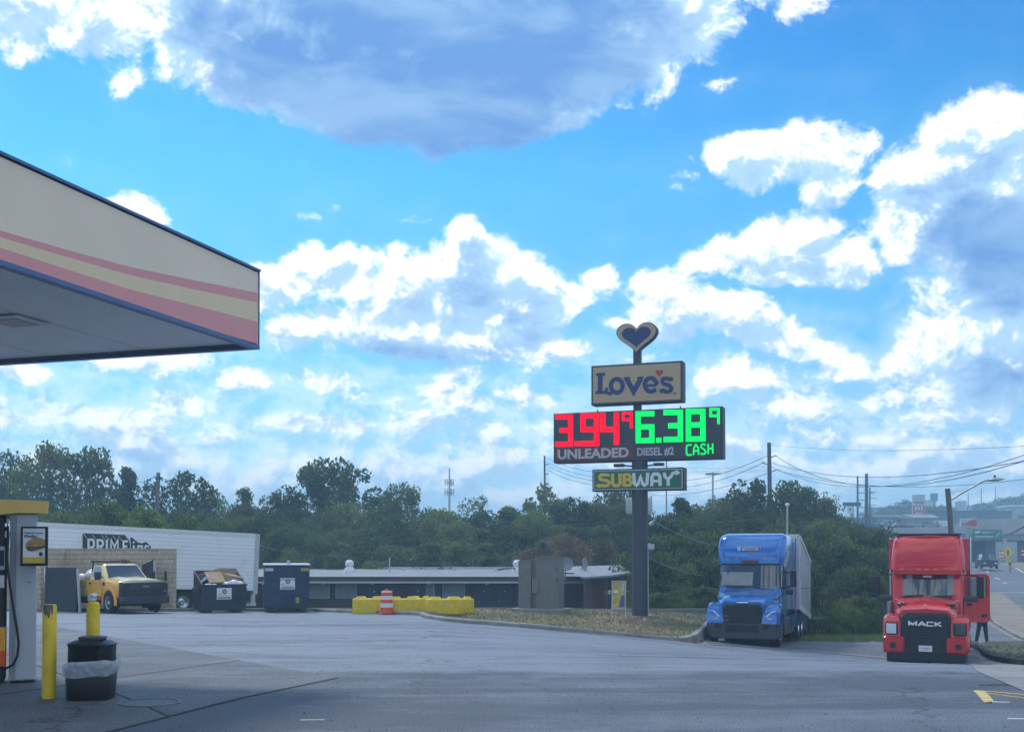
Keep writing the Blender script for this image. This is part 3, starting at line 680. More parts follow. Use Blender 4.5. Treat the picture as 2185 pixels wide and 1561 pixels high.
fr = part('advert_frame', dis, lambda b: (b.box(-.03, .315, -.28, -.235, 1.50, 2.0, 'black', .012), b.box(.0, .05, -.235, -.03, 1.7, 1.8, 'black'), b.box(.24, .28, -.235, .2, .3, .35, 'black') if False else None), 30)
def pst(b):
    b.box(.0, .275, -.288, -.2805, 1.535, 1.975, 'white')
po = part('poster', fr, pst, 0)
part('poster_band', fr, lambda b: b.box(.001, .274, -.291, -.2885, 1.536, 1.612, 'subyel'), 0)
def food(b):
    bread = [(.03 + .0, 1.76)] + [(.03 + .245 * t, 1.76 + .085 * math.sin(math.pi * (.12 + t * .72)) + .03 * t) for t in [i / 12 for i in range(13)]][1:] + [(.275, 1.765), (.15, 1.745), (.06, 1.742)]
    b.prism(bread[::-1], -.2905, -.2885, mat('bread_brown', (.48, .27, .11), .6, var=.3, scale=20))
    fill = [(.03, 1.745), (.06, 1.695), (.11, 1.685), (.17, 1.70), (.275, 1.735), (.275, 1.762), (.15, 1.742), (.06, 1.745)]
    b.prism(fill, -.2905, -.2885, mat('filling_brown', (.17, .08, .05), .6, var=.5, scale=40))
    b.prism([(.07, 1.69), (.12, 1.672), (.20, 1.684), (.275, 1.712), (.275, 1.73), (.17, 1.698), (.11, 1.692)], -.2895, -.2885, mat('bread_pale', (.66, .55, .40), .6))
    b.lathe([(0, -.2905), (.028, -.2905), (.028, -.2885)], 'maroon', 14, (.225, 0, 1.65), 'y', cap=False)
part('food_picture', fr, food, 0)
mdk = 'signblue'
def fit(name, s_, parent, m, x0, x1, z0, z1, y, ext=.003, off=.0, rz=0.0):
    o = text(name, s_, 1.0, parent, m, (0, 0, 0), ext=ext, off=off)
    xs = [v.co.x for v in o.data.vertices]; ys_ = [v.co.y for v in o.data.vertices]
    sx = (x1 - x0) / (max(xs) - min(xs)); sy = (z1 - z0) / (max(ys_) - min(ys_))
    for v in o.data.vertices: v.co.x = (v.co.x - min(xs)) * sx; v.co.y = (v.co.y - min(ys_)) * sy
    o.location = (x0, y, z0); return o
fit('lettering', 'Steak & Queso', fr, mdk, .02, .25, 1.905, 1.93, -.291, .0015, .02)
fit('lettering', 'Philly', fr, mdk, .02, .18, 1.848, 1.893, -.291, .0015, .03)

def bollard(px, py, Y, lab, worn=False):
    g_ = G_(px, py); t = thing('bollard', lab, 'bollard', (g_.x, g_.y, g_.z - .01), 0, 'yellow bollards beside the fuel pump')
    prof = [(.0775, 0), (.0775, 1.05), (.074, 1.075), (.062, 1.092), (.035, 1.10), (.0, 1.102)]
    if worn: prof = [(.0775, 0), (.0775, 1.055), (.07, 1.08), (.05, 1.085), (.0, 1.083)]
    part('post', t, lambda b: b.lathe(prof, 'yellow', 28, cap=False), 50)
    if worn:
        def patch(b):
            pts = []
            for i in range(15):
                a = R(-128 + i * 6.2); lo = .985 + .025 * math.sin(i * 1.3) - (.035 if 4 < i < 11 else 0)
                pts.append([(.0785 * math.cos(a), .0785 * math.sin(a), lo), (.0785 * math.cos(a), .0785 * math.sin(a), 1.056), (.071 * math.cos(a), .071 * math.sin(a), 1.082)])
            b.loops(pts, 'worn', False, False, closed=False)
        part('rust_patch', t, patch)
    return t
bollard(104.5, 1489, 12.8, 'yellow steel bollard with a rusty scuffed top edge', True)
bl2 = bollard(197.5, 1475, 13.75, 'yellow steel bollard behind the bin with crumpled wrapper on top')
def crump(b):
    rn = random.Random(3)
    for k in range(5): b.ico((rn.uniform(-.03, .03), rn.uniform(-.03, .03), .03 + k * .014), .04, 'bag', 2, (1.1, 1, .7), .22, rn)
o = part('crumpled_wrapper', None, crump, 20); o.location = (bl2.location.x - .005, bl2.location.y, bl2.location.z + 1.09)
tag(o, 'crumpled white wrapper lying on top of the bollard', 'wrapper')

bn = G_(194, 1489)
bin_ = thing('waste_bin', 'black litter bin with clear liner folded over its rim', 'bin', (bn.x, bn.y, bn.z), R(8)); bin_.rotation_euler = (0, R(1.2), R(8)); bin_.scale = (.97, .97, .96)
part('lower_body', bin_, lambda b: b.loftz([(0, .245, -.245, .245, .14), (.02, .255, -.255, .255, .15), (.36, .27, -.27, .27, .15), (.375, .262, -.262, .262, .15)], 'black'), 40)
part('upper_body', bin_, lambda b: b.loftz([(.375, .235, -.235, .235, .14), (.42, .25, -.25, .25, .15), (.63, .252, -.252, .252, .15), (.645, .262, -.262, .262, .15), (.655, .262, -.262, .262, .15), (.69, .20, -.20, .20, .15), (.70, .14, -.14, .14, .08)], 'black'), 35)
part('lid_flap', bin_, lambda b: (b.loftz([(.70, .13, -.13, .13, .05), (.715, .145, -.145, .145, .05), (.735, .14, -.14, .14, .05), (.74, .10, -.10, .10, .04)], 'dark'), b.box(-.10, .10, -.15, -.14, .70, .725, 'dark')), 35)
def lin(b):
    rings = []
    for k, (z, hw) in enumerate([(.44, .262), (.455, .272), (.45, .286), (.41, .297), (.36, .293), (.31, .283), (.285, .279)]):
        pr = b.rr(-hw, hw, -hw, hw, .15, 5)
        rings.append([(x * (1 + .025 * math.sin(i * 1.7 + k)), y * (1 + .025 * math.cos(i * 2.1 + k)), z + .014 * math.sin(i * .9 + k * .5) + .02 * (x / .27)) for i, (x, y) in enumerate(pr)])
    b.loops(rings, 'liner', False, False)
part('plastic_liner', bin_, lin, 60)

# ------------------------------------------------------------------ pylon price sign
PY = 45.0; pb = P(1366, 1308, PY)
pyl = thing('pylon_sign', 'tall pylon sign with heart, fuel price board and sandwich shop panel', 'sign', (pb.x, PY, zi(pb.x, PY) - .05), R(-20))
bz = zi(pb.x, PY) - .05; zz = lambda py: ZP(py, PY) - bz
pole = part('pole', pyl, lambda b: (b.lathe([(.34, 0), (.32, .12), (.315, zz(980))], 'pylon', 28), b.box(-.42, .42, -.42, .42, 0, .07, 'kerb'), b.tube([(.335, -.03, .1), (.335, -.03, zz(1165))], .022, 'lgrey', 8)), 40)
part('upper_pole', pyl, lambda b: b.box(-.23, .06, -.13, .13, zz(875), zz(745), 'pylon'), 0)
part('junction_box', pyl, lambda b: (b.box(.33, .56, -.10, .10, zz(1171), zz(1160), 'lgrey'), b.box(.33, .40, -.05, .05, zz(1160), zz(1158), 'lgrey')), 0)
def cabinet(name, x0, x1, z0, z1, d, face, fr=.10, fm='pylon'):
    o = part(name, pyl, lambda b: b.box(x0, x1, -d / 2, d / 2, z0, z1, fm, .02), 30)
    f = part('sign_face', o, lambda b: b.box(x0 + fr, x1 - fr, -d / 2 - .012, -d / 2 - .002, z0 + fr, z1 - fr, face), 0)
    return o
ox = -.08
# heart
def heart_pts(cx, cz, w, h, n=40):
    out = []
    for i in range(n):
        t = 2 * math.pi * i / n
        x = 16 * math.sin(t) ** 3; y = 13 * math.cos(t) - 5 * math.cos(2 * t) - 2 * math.cos(3 * t) - math.cos(4 * t)
        out.append((cx + x / 32 * w, cz + (y + 2.5) / 29 * h))
    return out[::-1]
hz0, hz1 = zz(756), zz(690); hc = (hz0 + hz1) / 2; HW = 1.66; HH = (hz1 - hz0)
hp = heart_pts(ox, hc, HW, HH)
ht = part('heart_cabinet', pyl, lambda b: b.prism(hp[::-1], -.2, .2, 'pylon'), 30)
part('heart_border', ht, lambda b: b.prism(heart_pts(ox, hc, HW * .96, HH * .95)[::-1], -.214, -.202, 'signtan'), 0)
part('heart_face', ht, lambda b: b.prism(heart_pts(ox, hc + .02, HW * .72, HH * .68)[::-1], -.226, -.216, 'signblue'), 0)
# name panel
LX0, LX1 = -1.93, 1.80; LZ0, LZ1 = zz(862), zz(777)
lv = cabinet('name_cabinet', LX0, LX1, LZ0, LZ1, .62, 'signtan', .08)
KX = (LX1 - LX0) / 732; KZ = (LZ1 - LZ0) / 310
def lq(zx, zy, y0=448, dy=-38, xs=375, w=732): # zoomed photo coordinates to the panel's own
    a = (zx - xs) / w; return (LX0 + (zx - xs) * KX, LZ1 - (zy - (y0 + dy * a)) * KZ)
def lstroke(b, pts, w, m, k, q=lq, y=-.325): b.stroke([q(*p) for p in pts], w * KX, m, y - k * .002, .008)
def arc(cx, cy, rx, ry, a0, a1, n=14): return [(cx + rx * math.cos(R(a0 + (a1 - a0) * i / n)), cy - ry * math.sin(R(a0 + (a1 - a0) * i / n))) for i in range(n + 1)]
def love(b):
    m = 'signblue'
    lstroke(b, [(452, 510), (448, 655)], 40, m, 0); lstroke(b, [(418, 518), (492, 514)], 24, m, 1); lstroke(b, [(412, 658), (470, 655), (500, 655), (545, 672)], 26, m, 2)
    lstroke(b, [(498, 660), (503, 618)], 22, m, 3)
    b.stroke([lq(*p) for p in arc(585, 605, 48, 53, 0, 345, 20)], 36 * KX, m, -.325, .008, closed=True)
    lstroke(b, [(664, 548), (722, 648), (778, 548)], 40, m, 4); lstroke(b, [(642, 546), (694, 544)], 18, m, 5); lstroke(b, [(752, 544), (800, 541)], 18, m, 6)
    lstroke(b, arc(858, 596, 47, 52, 0, 300, 18) + [(902, 634)], 34, m, 7); lstroke(b, [(815, 604), (905, 598)], 20, m, 8)
    lstroke(b, [(1030, 545), (1010, 556), (985, 545), (955, 550), (948, 572), (965, 590), (1005, 600), (1022, 620), (1012, 642), (980, 650), (955, 638), (930, 648)], 30, m, 9)
    b.lathe([(0, -.33), (.045, -.33), (.045, -.325)], m, 12, (lq(1048, 662)[0], 0, lq(1048, 662)[1]), 'y', cap=False)
part('lettering', lv, love, 0)
hx, hzz = lq(926, 508)
part('small_heart', lv, lambda b: b.prism(heart_pts(hx, hzz, 62 * KX, 52 * KZ, 24)[::-1], -.34, -.325, 'signred'), 0)
# price board
PX0, PX1 = -3.53, 3.37; PZ0, PZ1 = zz(984), zz(876)
pr = cabinet('price_board', PX0, PX1, PZ0, PZ1, .62, 'pylon', .06)
kx = (PX1 - PX0) / 1330; kz = (PZ1 - PZ0) / 392
def pq(zx, zy): a = (zx - 82) / 1330; return (PX0 + (zx - 82) * kx, PZ1 - (zy - (828 - 45 * a)) * kz * (1 - .07 * (a - .5)))
def digit(b, ch, x0, x1, y0, y1, w, m):
    l, r, t, bt = x0 + w / 2, x1 - w / 2, y0 + w / 2, y1 - w / 2; mid = (t + bt) / 2 - 2; W_ = w * kx; y = -.326
    st = lambda pts, k, c=False: b.stroke([pq(*p) for p in pts], W_, m, y - k * .003, .008, closed=c)
    if ch == '3': st([(x0, t), (r, t), (r, bt), (x0, bt)], 0); st([(x0 + (x1 - x0) * .24, mid), (r, mid)], 1)
    if ch == '9': st([(r, mid), (l, mid), (l, t), (r, t), (r, bt), (x0, bt)], 0)
    if ch == 'q': st([(r, mid), (l, mid), (l, t), (r, t), (r, y1)], 0)
    if ch == '4': st([(l, y0), (l, mid + 8), (r, mid + 8)], 0); st([(r, y0), (r, y1)], 1)
    if ch == '6': st([(x1, t), (l, t), (l, bt), (r, bt), (r, mid), (l, mid)], 0)
    if ch == '8': st([(l, t), (r, t), (r, bt), (l, bt)], 0, True); st([(l, mid), (r, mid)], 1)
    if ch == '.': st([(x0, (y0 + y1) / 2), (x1, (y0 + y1) / 2)], 0)
def reds(b):
    for ch, x0, x1, y0, y1, w in (('3', 97, 243, 834, 1082, 40), ('.', 255, 300, 1040, 1078, 38), ('9', 303, 455, 826, 1080, 42), ('4', 465, 615, 823, 1072, 42), ('q', 636, 722, 818, 945, 22)): digit(b, ch, x0, x1, y0, y1, w, 'ledred')
def greens(b):
    for ch, x0, x1, y0, y1, w in (('6', 745, 892, 816, 1062, 40), ('.', 905, 945, 1022, 1060, 38), ('3', 962, 1112, 808, 1056, 40), ('8', 1133, 1283, 802, 1055, 40), ('q', 1312, 1390, 797, 922, 20)): digit(b, ch, x0, x1, y0, y1, w, 'ledgreen')
part('red_price_digits', pr, reds, 0); part('green_price_digits', pr, greens, 0)
x0, z0 = pq(92, 1185); x1, z1 = pq(722, 1078)
part('unleaded_panel', pr, lambda b: b.box(x0, x1, -.332, -.324, z0 - .03, z1 - .03, 'maroon'), 0)
x0, z0 = pq(118, 1182); x1, z1 = pq(690, 1088); fit('lettering', 'UNLEADED', pr, 'letterw', x0, x1, z0 + .02, z1 - .02, -.337, .003, .035)
x0, z0 = pq(757, 1166); x1, z1 = pq(1042, 1092); fit('lettering', 'DIESEL #2', pr, 'letterw', x0, x1, z0, z1, -.331, .003, .03)
def cash(b):
    w = 11; m = 'ledgreen'; z = lambda pts, k, c=False: b.stroke([pq(*p) for p in pts], w * kx, m, -.331 - .002 * k, .006, c)
    z([(1178, 1080), (1145, 1082), (1138, 1095), (1138, 1145), (1146, 1158), (1178, 1158)], 0)
    z([(1192, 1158), (1194, 1105), (1210, 1078), (1228, 1105), (1230, 1158)], 1); z([(1194, 1128), (1229, 1127)], 2)
    z([(1283, 1085), (1270, 1076), (1255, 1078), (1248, 1095), (1258, 1108), (1276, 1120), (1284, 1135), (1276, 1150), (1255, 1154), (1247, 1145)], 3)
    z([(1302, 1074), (1303, 1152)], 4); z([(1336, 1072), (1337, 1150)], 5); z([(1303, 1112), (1337, 1110)], 6)
part('cash_display', pr, cash, 0)
for x_ in (-1.75, 1.65): part('lifting_eye', pr, lambda b: b.box(x_ - .02, x_ + .02, -.02, .02, PZ1, PZ1 + .12, 'dark'), 0)
# sandwich shop panel
SX0, SX1 = -1.89, 1.84; SZ0, SZ1 = zz(1047), zz(1000)
sb = cabinet('shop_panel', SX0, SX1, SZ0, SZ1, .62, 'letterw', .05)
part('green_face', sb, lambda b: b.box(SX0 + .09, SX1 - .09, -.332, -.3235, SZ0 + .085, SZ1 - .085, 'subgreen'), 0)
kx3 = (SX1 - SX0) / 725; kz3 = (SZ1 - SZ0) / 172
def sq(zx, zy): a = (zx - 382) / 725; return (SX0 + (zx - 382) * kx3, SZ1 - (zy - (1266 - 12 * a)) * kz3)
def sstroke(b, pts, w, m, k): b.stroke([sq(*p) for p in pts], w * kx3, m, -.336 - k * .002, .005)
def sub_y(b):
    m = 'subyel'
    sstroke(b, [(524, 1312), (500, 1308), (455, 1308), (442, 1322), (448, 1342), (470, 1348), (508, 1354), (522, 1370), (512, 1390), (485, 1394), (425, 1392)], 24, m, 0)
    b.prism([sq(*p) for p in ((407, 1392), (436, 1374), (436, 1412))], -.338, -.333, m)
    sstroke(b, [(548, 1298), (548, 1375), (560, 1392), (595, 1392), (607, 1375), (607, 1298)], 26, m, 1)
    sstroke(b, [(640, 1300), (640, 1400)], 26, m, 2); sstroke(b, [(640, 1308), (680, 1308), (692, 1325), (680, 1344), (655, 1346)], 22, m, 3); sstroke(b, [(655, 1348), (684, 1350), (698, 1368), (686, 1390), (640, 1392)], 22, m, 4)
def sub_w(b):
    m = 'reflw'
    sstroke(b, [(716, 1296), (722, 1378), (738, 1390), (752, 1378), (770, 1325), (786, 1378), (802, 1390), (820, 1378), (828, 1294)], 25, m, 0)
    sstroke(b, [(858, 1398), (860, 1325), (874, 1304), (908, 1304), (922, 1325), (924, 1396)], 26, m, 1); sstroke(b, [(862, 1360), (922, 1358)], 20, m, 2)
    sstroke(b, [(956, 1294), (962, 1325), (985, 1345), (1008, 1325), (1022, 1300), (1050, 1293)], 24, m, 3); sstroke(b, [(986, 1345), (987, 1396)], 26, m, 4)
    b.prism([sq(*p) for p in ((1082, 1296), (1046, 1270), (1048, 1318))][::-1], -.344, -.333, m)
part('lettering_yellow', sb, sub_y, 0); part('lettering_white', sb, sub_w, 0)
def flood(b, s_):
    b.tube([(s_ * .3, 0, zz(994)), (s_ * .7, -.15, zz(992))], .03, 'dark', 6); b.box(min(s_ * .62, s_ * 1.0), max(s_ * .62, s_ * 1.0), -.3, .0, zz(995), zz(989), 'dark')
part('floodlight', pyl, lambda b: flood(b, -1), 0); part('floodlight', pyl, lambda b: flood(b, 1), 0)

# ------------------------------------------------------------------ things on the island
cb = P(1155, 1298, 46.0); cbz = zi(cb.x, 46) + .02
cab = thing('utility_cabinet', 'pair of tall grey steel electrical cabinets on a concrete pad', 'electrical cabinet', (cb.x, 46, cbz), R(-21))
part('concrete_pad', cab, lambda b: b.box(-1.15, 1.05, -.5, .7, -.15, .13, 'kerb', .03), 30)
part('right_cabinet', cab, lambda b: (b.box(-.12, .84, -.3, .45, .13, 2.20, 'cabgrey', .012), b.box(-.16, .88, -.34, .49, 2.20, 2.225, 'cabgrey')), 30)
part('left_cabinet', cab, lambda b: (b.box(-.92, -.36, -.22, .4, .13, 2.04, 'cabgrey', .012), b.box(-.95, -.33, -.25, .43, 2.04, 2.06, 'cabgrey')), 30)
part('middle_cabinet', cab, lambda b: (b.box(-.36, -.121, -.12, .35, .13, 2.10, 'cabgrey'), b.box(-.38, -.121, -.14, .37, 2.10, 2.12, 'cabgrey')), 0)
part('meter_box', cab, lambda b: b.box(-.28, .02, -.36, -.302, .75, 1.35, 'cabgrey', .01), 0)
part('handle', cab, lambda b: b.box(.76, .80, -.33, -.301, 1.2, 1.38, 'dark'), 0)
ys_ = P(1320, 1308, 43.2); ysz = zi(ys_.x, 43.2)
yd = thing('yard_sign', 'small framed advertising sign with yellow poster beside the pylon', 'sign', (ys_.x, 43.2, ysz), R(8))
part('frame', yd, lambda b: (b.stroke([(-.26, .42), (-.24, 1.46), (.28, 1.42), (.26, .42)], .035, 'lgrey', -.02, .04, True), b.box(-.26, .30, -.05, .05, 1.43, 1.47, 'lgrey')), 0)
part('leg', yd, lambda b: b.tube([(-.26, 0, .42), (-.28, 0, -.02)], .017, 'lgrey'), 40); part('leg', yd, lambda b: b.tube([(.27, 0, .42), (.28, 0, -.02)], .017, 'lgrey'), 40)
pst_ = part('poster', yd, lambda b: b.box(-.225, .245, -.012, .0, .445, 1.41, mat('poster_yellow', (.55, .44, .12), .6, var=.35, scale=4)), 0)
part('poster_print', pst_, lambda b: (b.prism([(.0, .46), (.235, .46), (.235, .95), (.10, .90), (.05, .70)], -.018, -.0125, mat('poster_blue', (.10, .14, .26), .6, var=.3)),
    b.box(-.19, -.03, -.018, -.0125, 1.0, 1.11, 'white'), b.box(-.17, -.03, -.018, -.0125, .945, .965, 'dark'), b.prism([(-.15, 1.17), (-.08, 1.15), (-.05, 1.25), (-.09, 1.33), (-.12, 1.24), (-.14, 1.25)], -.018, -.0125, 'mustard'),
    b.box(-.15, -.08, -.018, -.0125, .76, .785, 'subgreen'), b.box(.11, .225, -.018, -.0125, 1.05, 1.38, 'lgrey'), b.box(.10, .21, -.019, -.0125, .955, .99, 'white')), 0)

# ------------------------------------------------------------------ yellow blocks and drum
def block(px, pyb, Y, w, a, lab, d=.62, h=.62):
    g_ = P(px, pyb, Y); t = thing('barrier_block', lab, 'barrier block', (g_.x, Y, zt(g_.x, Y)), R(a), 'yellow concrete barrier blocks')
    def bd(b):
        b.box(-w / 2, w / 2, -d / 2, d / 2, 0, h - .02, 'yconc', .03)
        n_ = 2
        for i in range(n_):
            c = -w / 2 + w * (i + .5) / n_
            b.loops([[(c + sx * hw, sy * hd, z) for sx, sy in ((-1, -1), (1, -1), (1, 1), (-1, 1))] for z, hw, hd in ((h - .03, w * .16, .20), (h + .06, w * .12, .14))], 'yconc')
    part('concrete_body', t, bd, 30); return t
block(788, 1307, 44.6, 1.28, 2, 'yellow concrete block left of the orange drum, leftmost of the row')
block(862, 1307, 44.2, 1.22, 8, 'yellow concrete block right of the orange drum')
block(899, 1302, 45.6, .8, 8, 'yellow concrete block set back between two nearer blocks', .6)
block(948, 1308, 43.9, 1.38, 14, 'yellow concrete block touching the tip of the grass island')
block(985, 1304, 45.0, .9, 14, 'yellow concrete block at the right end of the row, mostly hidden', .6)
dr = P(825, 1308, 43.6)
drum = thing('traffic_drum', 'orange and white striped traffic drum before the yellow blocks', 'traffic drum', (dr.x, 43.6, zt(dr.x, 43.6)))
def drb(b):
    lv_ = [(0, 'barrel', .265), (.10, 'barrel', .26), (.20, 'barrel', .255), (.28, 'reflw', .25), (.42, 'reflw', .245), (.44, 'barrel', .24), (.56, 'barrel', .235), (.58, 'reflw', .23), (.70, 'reflw', .225), (.72, 'barrel', .22), (.84, 'barrel', .215), (.86, 'reflw', .21), (.90, 'barrel', .2), (.92, 'barrel', .12)]
    for (z0, m, r0), (z1, m1, r1) in zip(lv_[:-1], lv_[1:]):
        b.lathe([(r0, z0), (r1, z1)], m, 24, cap=False)
    b.lathe([(.12, .92), (0, .925)], 'barrel', 24, cap=False)
part('striped_body', drum, drb, 50)
part('rubber_base', drum, lambda b: b.lathe([(0, 0), (.31, 0), (.31, .04), (.27, .07), (0, .07)], 'maroon', 24, cap=False), 40)
part('handle', drum, lambda b: b.box(-.05, .05, -.02, .02, .92, .98, 'barrel'), 0)

# ------------------------------------------------------------------ dumpsters
def logo(parent, x, y, z):
    pl = part('logo_plate', parent, lambda b: b.box(x - .30, x + .30, y - .012, y - .001, z - .23, z + .23, 'reflw', .0), 0)
    def lg(b):
        yy = y - .013
        b.lathe([(0, yy - .004), (.095, yy - .004), (.095, yy)], 'dark', 20, (x + .01, 0, z + .08), 'y', cap=False)
        b.box(x - .26, x + .26, yy - .004, yy, z - .19, z - .145, 'dark')
        b.stroke([(x - .17 + p[0], z - .05 + p[1]) for p in ((.06, .06), (-.02, .045), (-.05, .0), (-.02, -.04), (.08, -.03), (.16, -.035), (.22, -.03), (.30, -.04), (.36, -.02))], .016, 'dark', yy - .004, .004)
        for dx in (-.03, .03): b.box(x + dx - .004, x + dx + .022, yy - .008, yy - .0045, z + .03, z + .13, 'reflw')
        b.box(x - .02, x + .04, yy - .0085, yy - .0045, z + .07, z + .09, 'reflw')
    part('logo_print', pl, lg, 0)
g_ = P(612, 1304, 46.4)
d1_ = thing('dumpster', 'tall closed navy blue dumpster with white logo plate', 'dumpster', (g_.x, 46.4, zt(g_.x, 46.4)), R(14))
part('body', d1_, lambda b: (b.box(-.91, .91, -.1, 1.35, .16, 1.93, 'dumpblue', .01), b.box(-.93, .93, -.12, -.101, .16, .34, 'dumpblack'), b.box(-.915, .915, -.125, -.101, 1.33, 1.36, 'dumpblue')), 0)
part('lid', d1_, lambda b: b.prismx([(-.14, 1.93), (1.4, 1.97), (1.4, 2.01), (-.14, 1.97)], -.95, .95, 'lgrey'), 0)
for sx in (-1, 1):
    part('fork_pocket', d1_, lambda b: b.box(sx * .93 - .05, sx * .93 + .05, -.05, 1.2, .95, 1.15, 'dumpblack'), 0)
    part('corner_reflector', d1_, lambda b: b.box(sx * .72 - .17, sx * .72 + .17, -.118, -.101, 1.70, 1.82, 'lgrey' if sx < 0 else 'mustard'), 0)
    part('skid', d1_, lambda b: b.box(sx * .62 - .12, sx * .62 + .12, -.08, 1.3, 0, .16, 'black'), 0)
logo(d1_, .02, -.101, 1.18); part('warning_sticker', d1_, lambda b: b.box(.35, .50, -.108, -.101, .38, .62, 'mustard'), 0)
part('lid_handle', d1_, lambda b: (b.box(.02, .14, .3, .5, 1.98, 2.16, 'lgrey'), b.box(-.0, .16, .28, .52, 2.16, 2.19, 'dark')), 0)
g_ = P(476, 1303, 45.9)
d2_ = thing('dumpster', 'open dark dumpster overflowing with cardboard and white bags', 'dumpster', (g_.x, 45.9, zt(g_.x, 45.9)), R(30))
def db(b):
    prof = [(-.15, .13), (-.15, 1.15), (1.15, 1.70), (1.15, .13)]
    for x in (-.91, .87): b.prismx(prof, x, x + .04, 'dumpblack')
    b.box(-.87, .87, -.15, -.11, .13, 1.15, 'dumpblack'); b.box(-.87, .87, 1.11, 1.15, .13, 1.70, 'dumpblack'); b.box(-.87, .87, -.11, 1.11, .13, .18, 'dumpblack')
    b.box(-.95, .95, -.18, -.151, 1.09, 1.16, 'dumpblack')
part('body', d2_, db, 0)
for sx in (-1, 1):
    part('skid', d2_, lambda b: b.box(sx * .6 - .12, sx * .6 + .12, -.12, 1.1, 0, .13, 'black'), 0)
    part('fork_pocket', d2_, lambda b: b.box(sx * .96 - .05, sx * .96 + .05, .1, 1.0, .8, 1.0, 'dumpblack'), 0)
logo(d2_, .0, -.151, .78)
def rootxf(t, o, loc): o.parent = None; o.matrix_world = t.matrix_basis @ Matrix.Translation(loc); return o
b = MB(); b.add([(-.75, .95, 1.35), (.85, 1.0, 1.45), (.86, 1.05, 1.78), (.1, 1.0, 1.80), (-.35, .95, 1.66), (-.8, .9, 1.55)], [(0, 1, 2, 3, 4, 5)], 'cardboard')
b.box(.1, .75, .3, .9, 1.0, 1.5, 'cardboard', 0, Euler((.2, .15, .3)).to_matrix()); b.prismx([(.1, 1.2), (.9, 1.62), (.88, 1.66), (.08, 1.24)], -.55, .15, 'cardboard')
tag(rootxf(d2_, b.build('cardboard_sheet', smooth=0), (0, 0, 0)), 'flattened brown cardboard sticking out of the open dumpster', 'cardboard')
b = MB(); rn = random.Random(4)
for q, r_ in (((.45, .05, 1.16), .26), ((.7, .0, 1.15), .18), ((.2, .08, 1.12), .2)): b.ico(q, r_, 'bag', 3, (1, .8, .7), .06, rn)
tag(rootxf(d2_, b.build('rubbish_bag', smooth=40), (0, 0, 0)), 'white rubbish bags bulging over the right front rim of the open dumpster', 'rubbish bag')
b = MB()
for q, r_ in (((-.6, .0, 1.12), .16), ((-.35, .02, 1.11), .14)): b.ico(q, r_, 'bag', 2, (1.3, .8, .5), .1, rn)
b.loops([[(-.85, .3, 1.3), (-.80, .3, 1.22)], [(-.62, .2, 1.52), (-.55, .2, 1.42)], [(-.55, .3, 1.58), (-.5, .3, 1.5)]], 'bag', False, False, closed=False)
tag(rootxf(d2_, b.build('rubbish_bag', smooth=40), (0, 0, 0)), 'small torn white bag at the left front rim of the open dumpster', 'rubbish bag')

# ------------------------------------------------------------------ bin enclosure
def wallseg(name, lab, x0, x1, y0, y1, ztop, m='block'):
    o = MB().box(x0, x1, y0, y1, zt((x0 + x1) / 2, min(y0, 47.4)) - .3, ztop, m).build(name, smooth=0); return tag(o, lab, 'wall', None)
w0 = XP(60, 50.5); w1 = XP(345, 50.5)
ew = thing('block_wall', 'tan concrete block wall around the bin yard behind the yellow pickup', 'wall', (w0, 50.5, -1.2))
part('back_wall', ew, lambda b: b.box(-4, w1 - w0, 0, .25, 0, ZP(1172, 50.5) + 1.2, 'block'), 0)
part('pillar', ew, lambda b: b.box(XP(339, 49.9) - w0, XP(369, 49.9) - w0, -.6, -.04, 0, ZP(1170, 50) + 1.2, 'block'), 0)
part('left_pillar', ew, lambda b: b.box(XP(70, 48) - w0, XP(90, 48) - w0, -2.6, -.001, 0, ZP(1172, 48) + 1.2, 'block'), 0)
part('coping', ew, lambda b: b.box(-4, w1 - w0, -.03, .28, ZP(1172, 50.5) + 1.2, ZP(1172, 50.5) + 1.26, 'block'), 0)
part('pipe', ew, lambda b: (b.box(XP(262, 50.5) - w0, XP(264, 50.5) - w0, -.08, -.03, .8, 2.5, 'dark'), b.box(XP(268, 50.5) - w0, XP(270, 50.5) - w0, -.08, -.03, .8, 2.5, 'dark'), b.box(XP(352, 49.9) - w0, XP(356, 49.9) - w0, -.66, -.605, .9, 2.0, 'black')), 0)
part('notice', ew, lambda b: (b.box(XP(76, 47) - w0, XP(89, 47) - w0, -2.63, -2.605, 1.65, 2.2, 'white'), b.box(XP(78, 47) - w0, XP(87, 47) - w0, -2.64, -2.632, 1.7, 1.85, 'signred')), 0)
ga, gb = P(100, 1300, 46.9), P(168, 1300, 46.0)
gt = thing('steel_gate', 'dark sheet steel gate leaf with pale end post, left of the pickup', 'gate', (ga.x, ga.y, zt(ga.x, ga.y)), math.atan2(gb.y - ga.y, gb.x - ga.x), 'gates of the bin yard')
gl = (Vector((gb.x, gb.y)) - Vector((ga.x, ga.y))).length
part('panel', gt, lambda b: (b.box(0, gl - .12, -.03, .03, .06, 1.85, 'dark'), b.box(-.05, 0, -.05, .05, 0, 1.88, 'dark')), 0)
part('end_post', gt, lambda b: b.prism([(gl - .12, 1.8), (gl - .06, 1.82), (gl + .12, 0), (gl + .04, 0)][::-1], -.04, .04, 'lgrey'), 0)
g2 = P(303, 1300, 49.6); gt2 = thing('steel_gate', 'dark sheet steel gate leaf standing open behind the pickup cab', 'gate', (g2.x, 49.6, -.95), R(-20), 'gates of the bin yard')
part('panel', gt2, lambda b: b.prism([(0, 0), (.62, 0), (.62, 2.25), (0, 2.0)], -.03, .03, 'dark'), 0); part('end_post', gt2, lambda b: b.box(.62, .70, -.05, .05, 0, 2.2, 'lgrey'), 0)

